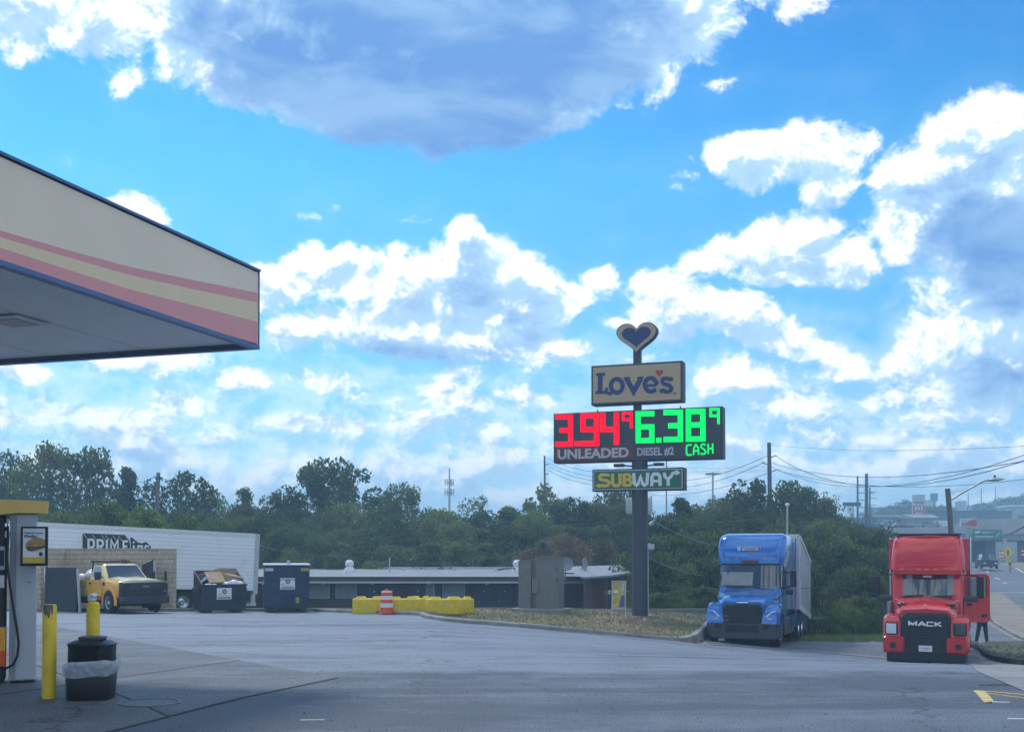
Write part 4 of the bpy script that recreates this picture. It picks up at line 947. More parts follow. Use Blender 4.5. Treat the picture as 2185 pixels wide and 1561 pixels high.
# ------------------------------------------------------------------ motel
MY = 75.0; mx = lambda px: XP(px, MY); mz = lambda py: ZP(py, MY); mb_ = -2.75
mo = thing('motel', 'long low brown motel with pale flat roof and navy doors', 'building', (mx(545), MY, mb_)); O = mx(545)
X = lambda px: mx(px) - O
ev = mz(1239) - mb_
part('wall', mo, lambda b: b.box(X(470), X(1262), 0, 8, 0, ev, 'brownwall'), 0)
def roof(b):
    b.prismx([(-1.35, mz(1229) - mb_), (9, .35 - mb_), (9, ev), (-1.2, ev - .02)], X(466), X(1268), 'roofm')
rf = part('roof', mo, roof, 0)
part('fascia', mo, lambda b: b.box(X(465), X(1269), -1.42, -1.36, ev + .02, mz(1228.5) - mb_, 'fascia'), 0)
part('gutter', mo, lambda b: b.box(X(465), X(1269), -1.50, -1.36, ev - .10, ev + .015, 'lgrey'), 0)
part('roof_pipe', rf, lambda b: (b.box(X(775), X(1095), 8.6, 8.8, .30 - mb_, .50 - mb_, 'lgrey'), b.cyl((X(814), 5, 2.8), (X(814), 5, mz(1199) - mb_ + .3), .05, None, 'lgrey', 8), b.tube([(X(1060), 7, 3.08), (X(1085), 6, 3.2), (X(1098), 4, 3.2)], .06, 'dark')), 0)
for px in (841, 958, 1054): part('roof_vent', rf, lambda b: b.lathe([(.2, 2.8), (.09, 3.2), (0, 3.22)], 'lgrey', 10, (X(px), 6.5, 0), cap=False), 30)
for px in (725, 1104):
    part('turbine_vent', rf, lambda b: b.lathe([(.42, 2.9), (.38, 3.15), (.22, 3.35), (.30, 3.4), (.30, 3.65), (.16, 3.8), (0, 3.82)], 'white', 16, (X(px), 4.5, 0), cap=False), 40)
for px0, px1 in ((662, 702), (718, 760), (911, 926), (946, 991)):
    wf = part('window', mo, lambda b: b.box(X(px0) - .05, X(px1) + .05, -.05, -.003, mz(1276) - mb_, mz(1245) - mb_, 'lgrey'), 0)
    nn_ = int((X(px1) - X(px0)) / .1) * 2
    part('curtain', wf, lambda b: b.loops([[(X(px0) + i * .05, -.075 + .015 * (i % 2), mz(1275) - mb_), (X(px0) + i * .05, -.075 + .015 * (i % 2), mz(1246) - mb_)] for i in range(nn_ + 1)], 'curtain', False, False, closed=False), 0)
for px0, px1 in ((572, 600), (787, 811), (822, 850), (880, 906), (1018, 1048), (1061, 1093)):
    dd = part('door', mo, lambda b: b.box(X(px0), X(px1), -.06, -.003, .12, 2.15, 'navydoor'), 0)
    part('door_number', dd, lambda b: b.box(X((px0 + px1) / 2) - .05, X((px0 + px1) / 2) + .05, -.07, -.061, 1.72, 1.80, 'lgrey'), 0); part('handle', dd, lambda b: b.box(X(px0) + .1, X(px0) + .16, -.12, -.061, 1.0, 1.1, 'galv'), 0)
for px in (695, 800, 918, 1040): part('porch_lamp', mo, lambda b: b.lathe([(0, ev - .22), (.14, ev - .2), (.14, ev - .1)], 'white', 10, (X(px), -1.0, 0), cap=False), 30)
part('walkway', mo, lambda b: b.box(X(466), X(1268), -1.7, -.001, -.2, .12, 'kerb'), 0)
# nearer wing at the right end, with posts
wg = thing('motel_wing', 'brown wooden end wing of the motel behind the yard sign', 'building', (XP(1240, 66), 66, -2.6)); XW = lambda px: XP(px, 66) - XP(1240, 66); ZW = lambda py: ZP(py, 66) + 2.6
part('wall', wg, lambda b: b.box(XW(1262), XW(1352), 0, 8.2, 0, ZW(1226), 'brownpost'), 0)
part('roof', wg, lambda b: b.add([(XW(1240), -.9, ZW(1230)), (XW(1300), -.9, ZW(1226)), (XW(1356), -.9, ZW(1218)), (XW(1356), 8.6, ZW(1216) + .2), (XW(1196), 8.6, ZW(1220) + .2), (XW(1240), -.9, ZW(1230) - .12), (XW(1300), -.9, ZW(1226) - .12), (XW(1356), -.9, ZW(1218) - .12)], [(0, 1, 2, 3, 4), (0, 5, 6, 1), (1, 6, 7, 2)], 'roofm'), 0)
for px in (1244, 1256, 1290, 1342): part('post', wg, lambda b: b.box(XW(px), XW(px) + .12, -.7, -.58, 0, ZW(1229), 'brownpost'), 0)
part('door', wg, lambda b: b.box(XW(1294), XW(1304), -.02, -.003, .1, 2.2, 'dark'), 0); part('notice_board', wg, lambda b: b.box(XW(1291), XW(1302), -.05, -.021, 1.75, 2.0, 'white'), 0)
part('fence_rail', wg, lambda b: b.box(XW(1300), XW(1352), -.6, -.55, 1.9, 1.98, 'lgrey'), 0)
def dish(px, py, Y, rz, r, lab):
    p = P(px, py, Y); t = thing('satellite_dish', lab, 'satellite dish', (p.x, Y, p.z - .8), R(rz), 'satellite dishes on the motel roof')
    part('reflector', t, lambda b: b.lathe([(0, .05), (r * .5, .02), (r, -.08), (r, -.10), (0, .02)], 'grey', 20, (0, 0, .95), 'y', cap=False), 50)
    part('mast', t, lambda b: (b.tube([(0, .04, .9), (0, .15, .7), (0, .15, .0)], .035, 'grey', 8), b.box(-.45, .45, -.1, .4, .35, .42, 'dark')), 30)
dish(1208, 1208, 68, 15, .42, 'round grey satellite dish facing forward beside the cabinets'); dish(1245, 1208, 70, 62, .42, 'grey satellite dish turned sideways on the motel roof')
# ------------------------------------------------------------------ wheels and helpers for vehicles
def wheel(parent, x, y, r=.5, w=.28, rimr=.29, rimm='chrome', name='wheel', n=28, side=1):
    t = part(name, parent, lambda b: b.lathe([(rimr, -w / 2), (r * .94, -w / 2), (r, -w * .38), (r, w * .38), (r * .94, w / 2), (rimr, w / 2)], 'rubber', n, (x, y, r), 'x', cap=False), 35)
    def rim(b):
        s_ = side
        b.lathe([(rimr, s_ * w * .48), (rimr * .93, s_ * w * .46), (rimr * .86, s_ * w * .22), (rimr * .35, s_ * w * .30), (rimr * .3, s_ * w * .42), (0, s_ * w * .43)], rimm, n, (x, y, r), 'x', cap=False)
        for k in range(8):
            a = k * math.pi / 4; b.cyl((x + s_ * w * .24, y + math.cos(a) * rimr * .62, r + math.sin(a) * rimr * .62), (x + s_ * w * .31, y + math.cos(a) * rimr * .62, r + math.sin(a) * rimr * .62), rimr * .11, None, 'dark', 8)
    part('rim', t, rim, 35); return t
def panel(b, pts, m, d=.012):           # a thin plate through points, pushed a little outward
    n = (Vector(pts[1]) - Vector(pts[0])).cross(Vector(pts[2]) - Vector(pts[0])).normalized()
    k = len(pts); vs = [Vector(p) for p in pts] + [Vector(p) - n * d for p in pts]
    b.add(vs, [tuple(range(k)), tuple(range(2 * k - 1, k - 1, -1))] + [(i, i + k, (i + 1) % k + k, (i + 1) % k) for i in range(k)], m)

# ------------------------------------------------------------------ blue tractor and trailer
BY = 39.6; g_ = P(1583, 1376, BY)
bt = thing('semi_truck', 'blue sleeper truck with dark grille pulling a silver trailer', 'truck', (g_.x, BY, zt(g_.x + .6, BY + 2.0) + .01), R(-20)); bt.rotation_euler = (R(-1.2), 0, R(-20)); bt.scale = (1.07, 1.0, 1.035)
part('cab', bt, lambda b: b.loftz([(.95, 1.02, 1.75, 5.6, .12), (1.55, 1.06, 1.70, 5.6, .16), (1.95, 1.05, 1.72, 5.6, .2), (2.12, 1.06, 1.82, 5.6, .24), (2.72, 1.08, 2.12, 5.6, .3), (2.95, 1.13, 2.08, 5.6, .3), (3.35, 1.17, 2.22, 5.6, .32), (3.7, 1.17, 2.45, 5.62, .34), (3.88, 1.12, 2.72, 5.62, .34), (3.96, 1.0, 3.1, 5.5, .3)], 'blue', 6), 45)
def bhood(b):
    b.loops([[(x, y, z) for x, z in pts] for y, pts in (
        (.16, [(-.66, .95), (.66, .95), (.70, 1.42), (.60, 1.52), (0, 1.56), (-.60, 1.52), (-.70, 1.42)]),
        (.40, [(-.86, .95), (.86, .95), (.80, 1.52), (.66, 1.62), (0, 1.68), (-.66, 1.62), (-.80, 1.52)]),
        (1.1, [(-.98, .95), (.98, .95), (.96, 1.66), (.78, 1.80), (0, 1.85), (-.78, 1.80), (-.96, 1.66)]),
        (1.84, [(-1.0, .95), (1.0, .95), (1.02, 1.84), (.86, 1.96), (0, 2.02), (-.86, 1.96), (-1.02, 1.84)]))], 'blue')
part('hood', bt, bhood, 35)
for s_ in (-1, 1):
    def fend(b):
        prof = [(.12, .80), (.18, 1.12), (.36, 1.36), (.75, 1.50), (1.15, 1.46), (1.5, 1.22), (1.62, .86), (1.5, .80), (1.36, 1.08), (1.05, 1.22), (.72, 1.20), (.46, 1.02), (.38, .8)]
        xo = 1.20; xi = .62
        b.loops([[(s_ * xi, y, z) for y, z in prof], [(s_ * (xo - .1), y, z) for y, z in prof], [(s_ * xo, y + .09, z - .05) for y, z in prof]], 'blue')
    part('fender', bt, fend, 40)
    hl = part('headlight', bt, lambda b: b.loops([[(s_ * .74, .20, .98), (s_ * 1.10, .26, .90), (s_ * 1.18, .44, 1.18), (s_ * 1.0, .30, 1.22)], [(s_ * .74, .17, .99), (s_ * 1.12, .20, .91), (s_ * 1.21, .42, 1.2), (s_ * 1.0, .25, 1.24)]], 'glass'), 0)
    part('light_strip', hl, lambda b: (b.tube([(s_ * .76, .15, 1.02), (s_ * .96, .2, 1.20), (s_ * 1.16, .36, 1.22)], .028, 'lens'), b.tube([(s_ * .80, .155, .97), (s_ * 1.08, .18, .93)], .024, 'lens')), 40)
part('grille', bt, lambda b: (b.loops([[(-.60, .14, .52), (.60, .14, .52), (.66, .13, 1.35), (.56, .15, 1.46), (-.56, .15, 1.46), (-.66, .13, 1.35)], [(-.57, .09, .55), (.57, .09, .55), (.62, .09, 1.33), (.53, .11, 1.43), (-.53, .11, 1.43), (-.62, .09, 1.33)]], 'black'),
    [b.box(-.56 - .001 * i, .56 + .001 * i, .07, .10, .60 + i * .085, .625 + i * .085, 'dark') for i in range(10)], [b.box(-.63, -.45, .055, .09, z, z + .02, 'steel') for z in (.62, .76, .9, 1.04)]), 0)
part('badge', bt, lambda b: b.box(-.20, .20, .09, .15, 1.475, 1.525, 'chrome', .015), 30)
part('bumper', bt, lambda b: b.loops([[(x, y, z) for x, y in ((-1.23, .75), (-1.22, .35), (-1.08, .12), (-.6, 0.0), (.6, 0.0), (1.08, .12), (1.22, .35), (1.23, .75), (1.1, .85), (-1.1, .85))] for z in (.30, .52, .80)] , 'bluedk'), 30)
part('bumper_intake', bt, lambda b: (b.box(-.55, .55, -.012, -.001, .50, .75, 'black'), b.prism([(-.84, .62), (-.70, .62), (-.64, .78), (-.90, .78)], .02, .06, 'black'), b.prism([(.70, .62), (.84, .62), (.90, .78), (.64, .78)], .02, .06, 'black')), 0)
part('tow_plate', bt, lambda b: b.box(-.78, -.58, .08, .12, .2, .29, 'lgrey'), 0)
part('chassis', bt, lambda b: (b.box(-.45, .45, .6, 8.6, .55, .9, 'black'), b.box(-1.15, 1.15, 2.1, 5.4, .32, .94, 'dark', .05), b.box(-1.0, 1.0, .3, 1.9, .22, .5, 'black')), 0)
# windscreen follows the cab front between z 2.0 and 2.74
ws_ = part('windscreen', bt, lambda b: b.loops([[(x, y - .02, z) for x, y in ((-1.085, 2.14 + k), (-1.03, 1.89 + k), (-.76, 1.795 + k), (0, 1.765 + k), (.76, 1.795 + k), (1.03, 1.89 + k), (1.085, 2.14 + k))] for z, k in ((1.98, -.06), (2.4, .13), (2.78, .30))], 'glass', False, False, closed=False), 60)
part('sunshade', ws_, lambda b: b.loops([[(x, y - .035, z) for x, y in ((-.95, 1.83 + k), (-.5, 1.775 + k), (-.05, 1.755 + k), (.12, 1.76 + k))] for z, k in ((2.08, -.025), (2.4, .13), (2.55, .205))], 'blind', False, False, closed=False), 60)
part('wiper', ws_, lambda b: (b.tube([(-.7, 1.74, 2.02), (-.1, 1.73, 2.06)], .014, 'black'), b.tube([(.1, 1.73, 2.03), (.75, 1.77, 2.05)], .014, 'black')), 0)
part('window_surround', bt, lambda b: (b.tube([(-1.09, 2.08, 1.96), (-1.10, 2.42, 2.76), (-.95, 2.10, 2.84), (0, 2.0, 2.84), (.95, 2.10, 2.84), (1.10, 2.42, 2.76), (1.09, 2.08, 1.96)], .03, 'black', 6)), 50)
for s_ in (-1, 1):
    dr_ = part('door', bt, lambda b: b.prismx([(2.15, 1.0), (3.35, 1.0), (3.35, 2.72), (2.55, 2.72), (2.2, 2.1)], s_ * 1.062, s_ * 1.092, 'blue'), 0)
    part('side_window', dr_, lambda b: b.prismx([(2.38, 2.06), (3.2, 2.06), (3.2, 2.62), (2.65, 2.62)], s_ * 1.094, s_ * 1.102, 'glass'), 0)
    part('sleeper_fairing', bt, lambda b: b.prismx([(4.0, .5), (5.7, .5), (6.15, 3.4), (5.6, 3.85), (5.5, 1.0), (4.0, 1.0)], s_ * 1.17, s_ * 1.21, 'blue'), 0)
    mr_ = part('mirror', bt, lambda b: (b.box(s_ * 1.46 - .10, s_ * 1.46 + .10, 1.95, 2.10, 2.05, 2.62, 'black', .03), b.tube([(s_ * 1.05, 2.2, 2.0), (s_ * 1.3, 2.05, 2.02), (s_ * 1.42, 2.03, 2.15)], .035, 'black'), b.tube([(s_ * 1.05, 2.3, 2.6), (s_ * 1.42, 2.05, 2.5)], .025, 'black')), 30)
    part('hood_mirror', bt, lambda b: (b.box(s_ * 1.42 - .11, s_ * 1.42 + .11, .95, 1.1, 1.78, 1.98, 'black', .04), b.tube([(s_ * .98, 1.2, 1.6), (s_ * 1.3, 1.05, 1.85)], .02, 'black')), 30)
    wheel(bt, s_ * 1.0, .95, .50, .30, side=s_)
    for yy in (6.6, 7.9): wheel(bt, s_ * .93, yy, .50, .55, side=s_)
part('roof_sign', bt, lambda b: (b.prism([(-.46, 3.38), (-.40, 3.30), (-.34, 3.38), (-.34, 3.47), (-.46, 3.47)], 2.195, 2.23, 'chrome'), b.box(-.29, .33, 2.19, 2.23, 3.33, 3.46, 'reflw'), [b.box(-.27 + i * .075, -.225 + i * .075, 2.182, 2.189, 3.40, 3.44, 'signblue') for i in range(7)], [b.box(-.20 + i * .07, -.16 + i * .07, 2.182, 2.189, 3.345, 3.385, 'signblue') for i in range(6)], b.box(.25, .32, 2.18, 2.189, 3.34, 3.45, 'signred')), 0)
part('front_placard', bt, lambda b: b.box(-.28, .28, 2.02, 2.10, 2.84, 2.98, 'maroon'), 0)
part('roof_marker_lamp', bt, lambda b: [b.box(x - .05, x + .05, 2.1, 2.16, 3.02, 3.05, 'amber') for x in (-.8, -.5, .5, .8)], 0)
# trailer, pitched with the falling street behind
tr = part('trailer', bt, lambda b: b.box(-1.28, 1.28, 0, 14.4, 1.12, 4.05, 'reefer', .03), 30)
tr.location = (0, 6.05, 0); tr.rotation_euler = (R(-3.4), 0, R(3.2))
part('front_band', tr, lambda b: (b.box(1.281, 1.295, .02, .55, 1.15, 4.0, 'white'), b.box(-1.295, -1.281, .02, .55, 1.15, 4.0, 'white')), 0)
o = text('unit_number', '6\n1\n2', .33, tr, 'dark', (1.297, .28, 2.75), rot=(R(90), 0, R(90)), ext=.003, off=.02)
part('side_ribs', tr, lambda b: [b.box(1.281, 1.292, .9 + i * .6, .93 + i * .6, 1.3, 3.9, 'reefer') for i in range(22)], 0)
part('top_rail', tr, lambda b: (b.box(1.28, 1.31, .56, 14.4, 3.88, 4.06, 'lgrey'), b.box(1.28, 1.31, .56, 14.4, 1.10, 1.34, 'lgrey')), 0)
part('side_marking', tr, lambda b: b.box(1.293, 1.298, 8.0, 8.6, 1.9, 2.5, 'grey'), 0)
part('refrigeration_unit', tr, lambda b: b.box(-.95, .95, -.45, -.005, 2.0, 3.8, 'lgrey', .05), 30)
part('side_skirt', tr, lambda b: (b.box(1.24, 1.27, 3.6, 9.5, .42, 1.10, 'bluedk'), b.box(-1.27, -1.24, 3.6, 9.5, .42, 1.10, 'bluedk')), 0)
part('underframe', tr, lambda b: (b.box(-.5, .5, 1, 14.2, .85, 1.11, 'black'), b.box(-1.22, 1.22, 14.2, 14.4, .55, 1.1, 'black')), 0)
part('mud_flap', tr, lambda b: (b.box(1.0, 2.05, 13.9, 13.95, .35, 1.15, 'rubber') if False else b.box(.75, 1.25, 13.9, 13.95, .2, 1.0, 'rubber')), 0)
for s_ in (-1, 1):
    for yy in (11.5, 12.8): wheel(tr, s_ * .98, yy, .50, .5, side=s_)

# ------------------------------------------------------------------ red tractor
RY = 34.1; g_ = P(1975, 1412, RY)
rt = thing('semi_truck', 'red sleeper truck with black grille and its driver door open', 'truck', (g_.x, RY, zt(g_.x + .8, RY + 2) + .01), R(-22.5))
part('cab', rt, lambda b: b.loftz([(.95, 1.02, 1.5, 5.6, .10), (1.9, 1.05, 1.48, 5.6, .14), (2.05, 1.07, 1.55, 5.6, .16), (2.72, 1.09, 1.82, 5.6, .2), (2.86, 1.12, 1.70, 5.6, .2), (3.2, 1.10, 1.85, 5.6, .22), (3.75, 1.06, 2.12, 5.62, .26), (3.93, .98, 2.30, 5.62, .26), (3.98, .86, 2.6, 5.5, .2)], 'red', 5), 40)
part('side_fairing', rt, lambda b: [b.prismx([(2.25, 2.85), (5.7, 2.85), (5.8, 3.6), (5.5, 3.9), (2.7, 3.85)], s_ * .93, s_ * 1.20, 'red') for s_ in (-1, 1)] + [b.prismx([(4.2, .5), (5.9, .5), (5.9, 2.86), (4.2, 2.86)], s_ * 1.12, s_ * 1.22, 'red') for s_ in (-1, 1)], 0)
part('roof_deflector_trim', rt, lambda b: (b.tube([(-.97, 1.93, 3.0), (-.98, 2.15, 3.70), (-.86, 2.30, 3.90), (0, 2.27, 3.93), (.86, 2.30, 3.90), (.98, 2.15, 3.70), (.97, 1.93, 3.0)], .03, 'red', 6), b.tube([(-1.0, 1.78, 2.98), (0, 1.72, 2.98), (1.0, 1.78, 2.98)], .018, 'red', 6), b.box(-1.0, 1.0, 2.35, 3.2, 3.97, 4.02, 'dark')), 50)
part('sun_visor', rt, lambda b: b.loops([[(x, y, z) for x, y in ((-1.08, 1.95), (-1.0, 1.60), (0, 1.50), (1.0, 1.60), (1.08, 1.95))] for z in (2.72, 2.86)], 'red', True, True), 30)
part('marker_lamps', rt, lambda b: [b.box(x - .06, x + .06, 1.5 + abs(x) * .08, 1.6, 2.865, 2.89, 'amber') for x in (-.75, -.25, 0, .25, .75)], 0)
def rhood(b):
    b.loops([[(x, y, z) for x, z in pts] for y, pts in (
        (.10, [(-.74, .45), (.74, .45), (.76, 1.52), (.62, 1.66), (0, 1.70), (-.62, 1.66), (-.76, 1.52)]),
        (.24, [(-.80, .45), (.80, .45), (.83, 1.56), (.68, 1.74), (0, 1.79), (-.68, 1.74), (-.83, 1.56)]),
        (.9, [(-.95, .6), (.95, .6), (.92, 1.72), (.76, 1.88), (0, 1.95), (-.76, 1.88), (-.92, 1.72)]),
        (1.52, [(-1.02, .8), (1.02, .8), (1.0, 1.82), (.86, 1.98), (0, 2.06), (-.86, 1.98), (-1.0, 1.82)]))], 'red')
part('hood', rt, rhood, 32)
for s_ in (-1, 1):
    part('hood_vent', rt, lambda b: (b.box(s_ * .72 - .13, s_ * .72 + .13, .42, .62, 1.77, 1.83, 'black'), b.tube([(s_ * .60, .42, 1.84), (s_ * .92, 1.0, 1.94)], .035, 'red')), 0)
    def rf_(b):
        prof = [(.05, .78), (.10, 1.32), (.22, 1.44), (.9, 1.52), (1.35, 1.35), (1.6, .8), (1.45, .78), (1.25, 1.12), (.9, 1.24), (.6, 1.15), (.42, .78)]
        b.loops([[(s_ * .72, y, z) for y, z in prof], [(s_ * 1.12, y, z) for y, z in prof], [(s_ * 1.22, y + .08, z - .05) for y, z in prof]], 'red')
    part('fender', rt, rf_, 35)
    hl = part('headlight', rt, lambda b: b.box(s_ * .98 - .19, s_ * .98 + .19, -.005, .14, .90, 1.28, 'black', .05), 30)
    part('lens', hl, lambda b: (b.box(s_ * .98 - .145, s_ * .98 + .145, -.02, -.004, .94, 1.24, 'lens' if s_ < 0 else 'glass', .006)), 30)
    part('bumper', rt, lambda b: b.lofty([(-.06, s_ * .90 - .30, s_ * .90 + .26, .42, .82, .05), (.0, s_ * .90 - .32, s_ * .90 + .31, .36, .86, .06), (.5, s_ * .90 - .32, s_ * .90 + .34, .36, .86, .06)], 'red'), 35)
    part('fog_lamp', rt, lambda b: b.lathe([(0, -.075), (.09, -.075), (.10, -.05)], 'dark', 16, (s_ * .93, 0, .58), 'y', cap=False), 30)
    mr_ = part('mirror', rt, lambda b: (b.box(s_ * 1.55 - .11, s_ * 1.55 + .11, 1.8, 1.98, 1.98, 2.66, 'black', .03), b.tube([(s_ * 1.06, 2.0, 2.7), (s_ * 1.5, 1.88, 2.68)], .02, 'black')), 30)
    part('mirror_arm', mr_, lambda b: b.box(min(s_ * 1.0, s_ * 1.5), max(s_ * 1.0, s_ * 1.5), 1.75, 1.86, 1.88, 2.04, 'bluedk', .03), 30)
    part('exhaust_stack', rt, lambda b: b.cyl((s_ * 1.25, 3.95 if s_ > 0 else 3.9, .9), (s_ * 1.25, 3.95 if s_ > 0 else 3.9, 3.9), .045, None, 'chrome', 10), 40)
    part('fuel_tank', rt, lambda b: b.cyl((s_ * .95, 2.6, .62), (s_ * .95, 4.1, .62), .32, None, 'steel', 20), 40)
    wheel(rt, s_ * 1.0, .95, .50, .30, side=s_)
    for yy in (6.4, 7.7): wheel(rt, s_ * .93, yy, .50, .55, side=s_)
gr = part('grille', rt, lambda b: (b.loops([[(-.70, .10, .34), (.70, .10, .34), (.72, .09, 1.45), (.60, .10, 1.58), (-.60, .10, 1.58), (-.72, .09, 1.45)], [(-.66, -.02, .36), (.66, -.02, .36), (.68, .0, 1.43), (.57, .02, 1.55), (-.57, .02, 1.55), (-.68, .0, 1.43)]], 'black'), b.box(-.64, .64, -.045, -.012, .84, .88, 'dark'), b.box(-.66, .66, -.03, -.01, 1.12, 1.14, 'dark')), 0)
part('grille_mesh', gr, lambda b: [b.box(-.62, .62, -.03, -.015, .92 + i * .05, .94 + i * .05, 'dark') for i in range(4)], 0)
def mack(b):
    y = -.05; m = 'white'; q = lambda pts, k, w=.055: b.stroke([(x, 1.20 + z) for x, z in pts], w, m, y - .004 * k, .02)
    q([(-.46, .0), (-.46, .10), (-.36, .03), (-.26, .10), (-.26, .0)], 0, .06); q([(-.20, .0), (-.10, .105), (.02, .0)], 1, .055); q([(-.13, .03), (-.04, .03)], 2, .03)
    q([(.23, .11), (.06, .11), (.05, .055), (.06, .0), (.23, .0)], 3, .04); q([(.29, -.01), (.29, .12)], 4, .06); q([(.44, .115), (.33, .055), (.46, -.01)], 5, .045)
part('lettering', gr, mack, 0)
pl = part('number_plate', rt, lambda b: b.box(-.19, .19, -.06, -.035, .42, .60, 'white'), 0)
o = text('plate_number', 'P 470 81', .07, rt, 'signblue', (0, -.063, .51), ext=.001)
part('hood_ornament', rt, lambda b: (b.ico((0, .16, 1.80), .035, 'chrome', 2, (.8, 1.6, 1)), b.cyl((0, .16, 1.70), (0, .16, 1.80), .02, None, 'chrome', 8)), 40)
part('front_skirt', rt, lambda b: b.loops([[(x, y, z) for x, y in ((-1.17, .7), (-1.12, .05), (-.7, -.0), (.7, -.0), (1.12, .05), (1.17, .7))] for z in (.10, .36)], 'black'), 20)
part('chassis', rt, lambda b: (b.box(-.45, .45, .6, 8.4, .55, .9, 'black'), b.box(-.9, .9, .5, 5.2, .28, .55, 'black')), 0)
ws_ = part('windscreen', rt, lambda b: b.loops([[(x, y - .02, z) for x, y in ((-1.04, 1.85 + k), (-1.0, 1.66 + k), (-.6, 1.55 + k), (0, 1.535 + k), (.6, 1.55 + k), (1.0, 1.66 + k), (1.04, 1.85 + k))] for z, k in ((2.02, -.03), (2.4, .12), (2.74, .26))], 'glass', False, False, closed=False), 60)
part('curtain', ws_, lambda b: b.loops([[(x, y - .035, z) for x, y in ((-.62, 1.555 + k), (-.45, 1.547 + k))] for z, k in ((2.06, -.015), (2.7, .243))], 'blind', False, False, closed=False), 0)
part('curtain', ws_, lambda b: b.loops([[(x, y - .035, z) for x, y in ((.60, 1.553 + k), (.78, 1.603 + k))] for z, k in ((2.06, -.015), (2.7, .243))], 'blind', False, False, closed=False), 0)
part('mirror_card', ws_, lambda b: b.box(-.13, .13, 1.72, 1.75, 2.62, 2.68, 'white'), 0)
part('wiper', ws_, lambda b: (b.tube([(-.85, 1.52, 2.02), (-.1, 1.46, 2.07)], .014, 'black'), b.tube([(.1, 1.46, 2.03), (.85, 1.52, 2.07)], .014, 'black')), 0)
part('window_surround', rt, lambda b: b.tube([(-1.06, 1.85, 2.0), (-1.0, 1.58, 1.99), (0, 1.46, 2.02), (1.0, 1.58, 1.99), (1.06, 1.85, 2.0)], .025, 'black', 6), 50)
part('air_cleaner', rt, lambda b: (b.cyl((-1.14, 1.6, 1.1), (-1.14, 1.6, 1.85), .10, None, 'steel', 14), [b.box(-1.26, -1.24, 1.5, 1.6, 1.15 + i * .08, 1.19 + i * .08, 'dark') for i in range(9)]), 30)
# the open door, swung out on its front hinge
dr_ = part('driver_door', rt, lambda b: (b.stroke([(.05, 1.3), (.05, 2.58), (.08, 2.64), (.14, 2.67), (.86, 2.67), (.94, 2.63), (.97, 2.56), (.97, 1.3)], .11, 'red', 0, .06), b.loops([[(x, y, z) for x, z in b.rr(-.005, 1.025, 1.20, 2.0, .10, 4)] for y in (.003, .057)], 'red'), b.tube([(.0, .0, 1.86), (1.02, .0, 1.86)], .012, 'red')), 30)
dr_.location = (1.07, 2.0, 0); dr_.rotation_euler = (0, 0, R(42))
part('door_glass', dr_, lambda b: b.box(.105, .915, .025, .035, 2.005, 2.60, mat('side_glass', (.10, .13, .16), .05, var=0, alpha=.45)), 0)
part('door_handle', dr_, lambda b: b.box(.12, .3, -.02, .001, 1.72, 1.82, 'black'), 0); part('door_pocket', dr_, lambda b: b.box(.72, .88, -.03, .001, 1.36, 1.46, 'black'), 0)
for i in range(3): part('side_marker', rt, lambda b: b.box(-1.27, -1.22, 1.9, 1.98, .42 + i * .16, .47 + i * .16, 'chrome'), 0)

# ------------------------------------------------------------------ yellow pickup
KY = 44.6; g_ = P(312, 1306, KY + .6)
pk = thing('pickup_truck', 'yellow orange utility pickup truck with black front and laden bed', 'pickup', (g_.x, KY + .3, zt(g_.x, KY)), R(45))
def pbody(b):
    b.loftz([(.62, .93, .30, 3.9, .10), (.80, .98, .12, 3.9, .12), (1.12, .99, .08, 3.9, .14), (1.22, .97, .14, 3.9, .16), (1.30, .90, .30, 3.9, .2)], 'orange', 5)
part('body', pk, pbody, 40)
part('hood', pk, lambda b: b.loops([[(x, y, z) for x, z in ((-.80, 1.15), (-.74, z1), (-.4, z1 + .05), (0, z1 + .02), (.4, z1 + .05), (.74, z1), (.80, 1.15))] for y, z1 in ((.14, 1.29), (.4, 1.335), (1.0, 1.37), (1.42, 1.39))], mat('hood_sheen_cream', (.97, .82, .42), .25, var=.05, coat=.6)), 35)  # pale cream puts the hood's white reflections into the colour
part('cab', pk, lambda b: b.loftz([(1.28, .93, 1.38, 2.95, .10), (1.40, .90, 1.48, 2.95, .12), (1.88, .76, 2.0, 2.92, .14), (1.95, .70, 2.1, 2.86, .14)], mat('cab_lit_cream', (.95, .70, .26), .28, var=.05, coat=.6), 5), 40)  # paler than the doors: the lit look of the pillars is in the colour
ws_ = part('windscreen', pk, lambda b: panel(b, [(-.78, 1.46, 1.40), (.78, 1.46, 1.40), (.66, 1.985, 1.875), (-.66, 1.985, 1.875)], 'glass', -.02), 0)
part('dark_mirror_card', ws_, lambda b: b.box(-.1, .1, 1.95, 1.97, 1.80, 1.84, 'dark'), 0)  # small dark plate at the top of the windscreen
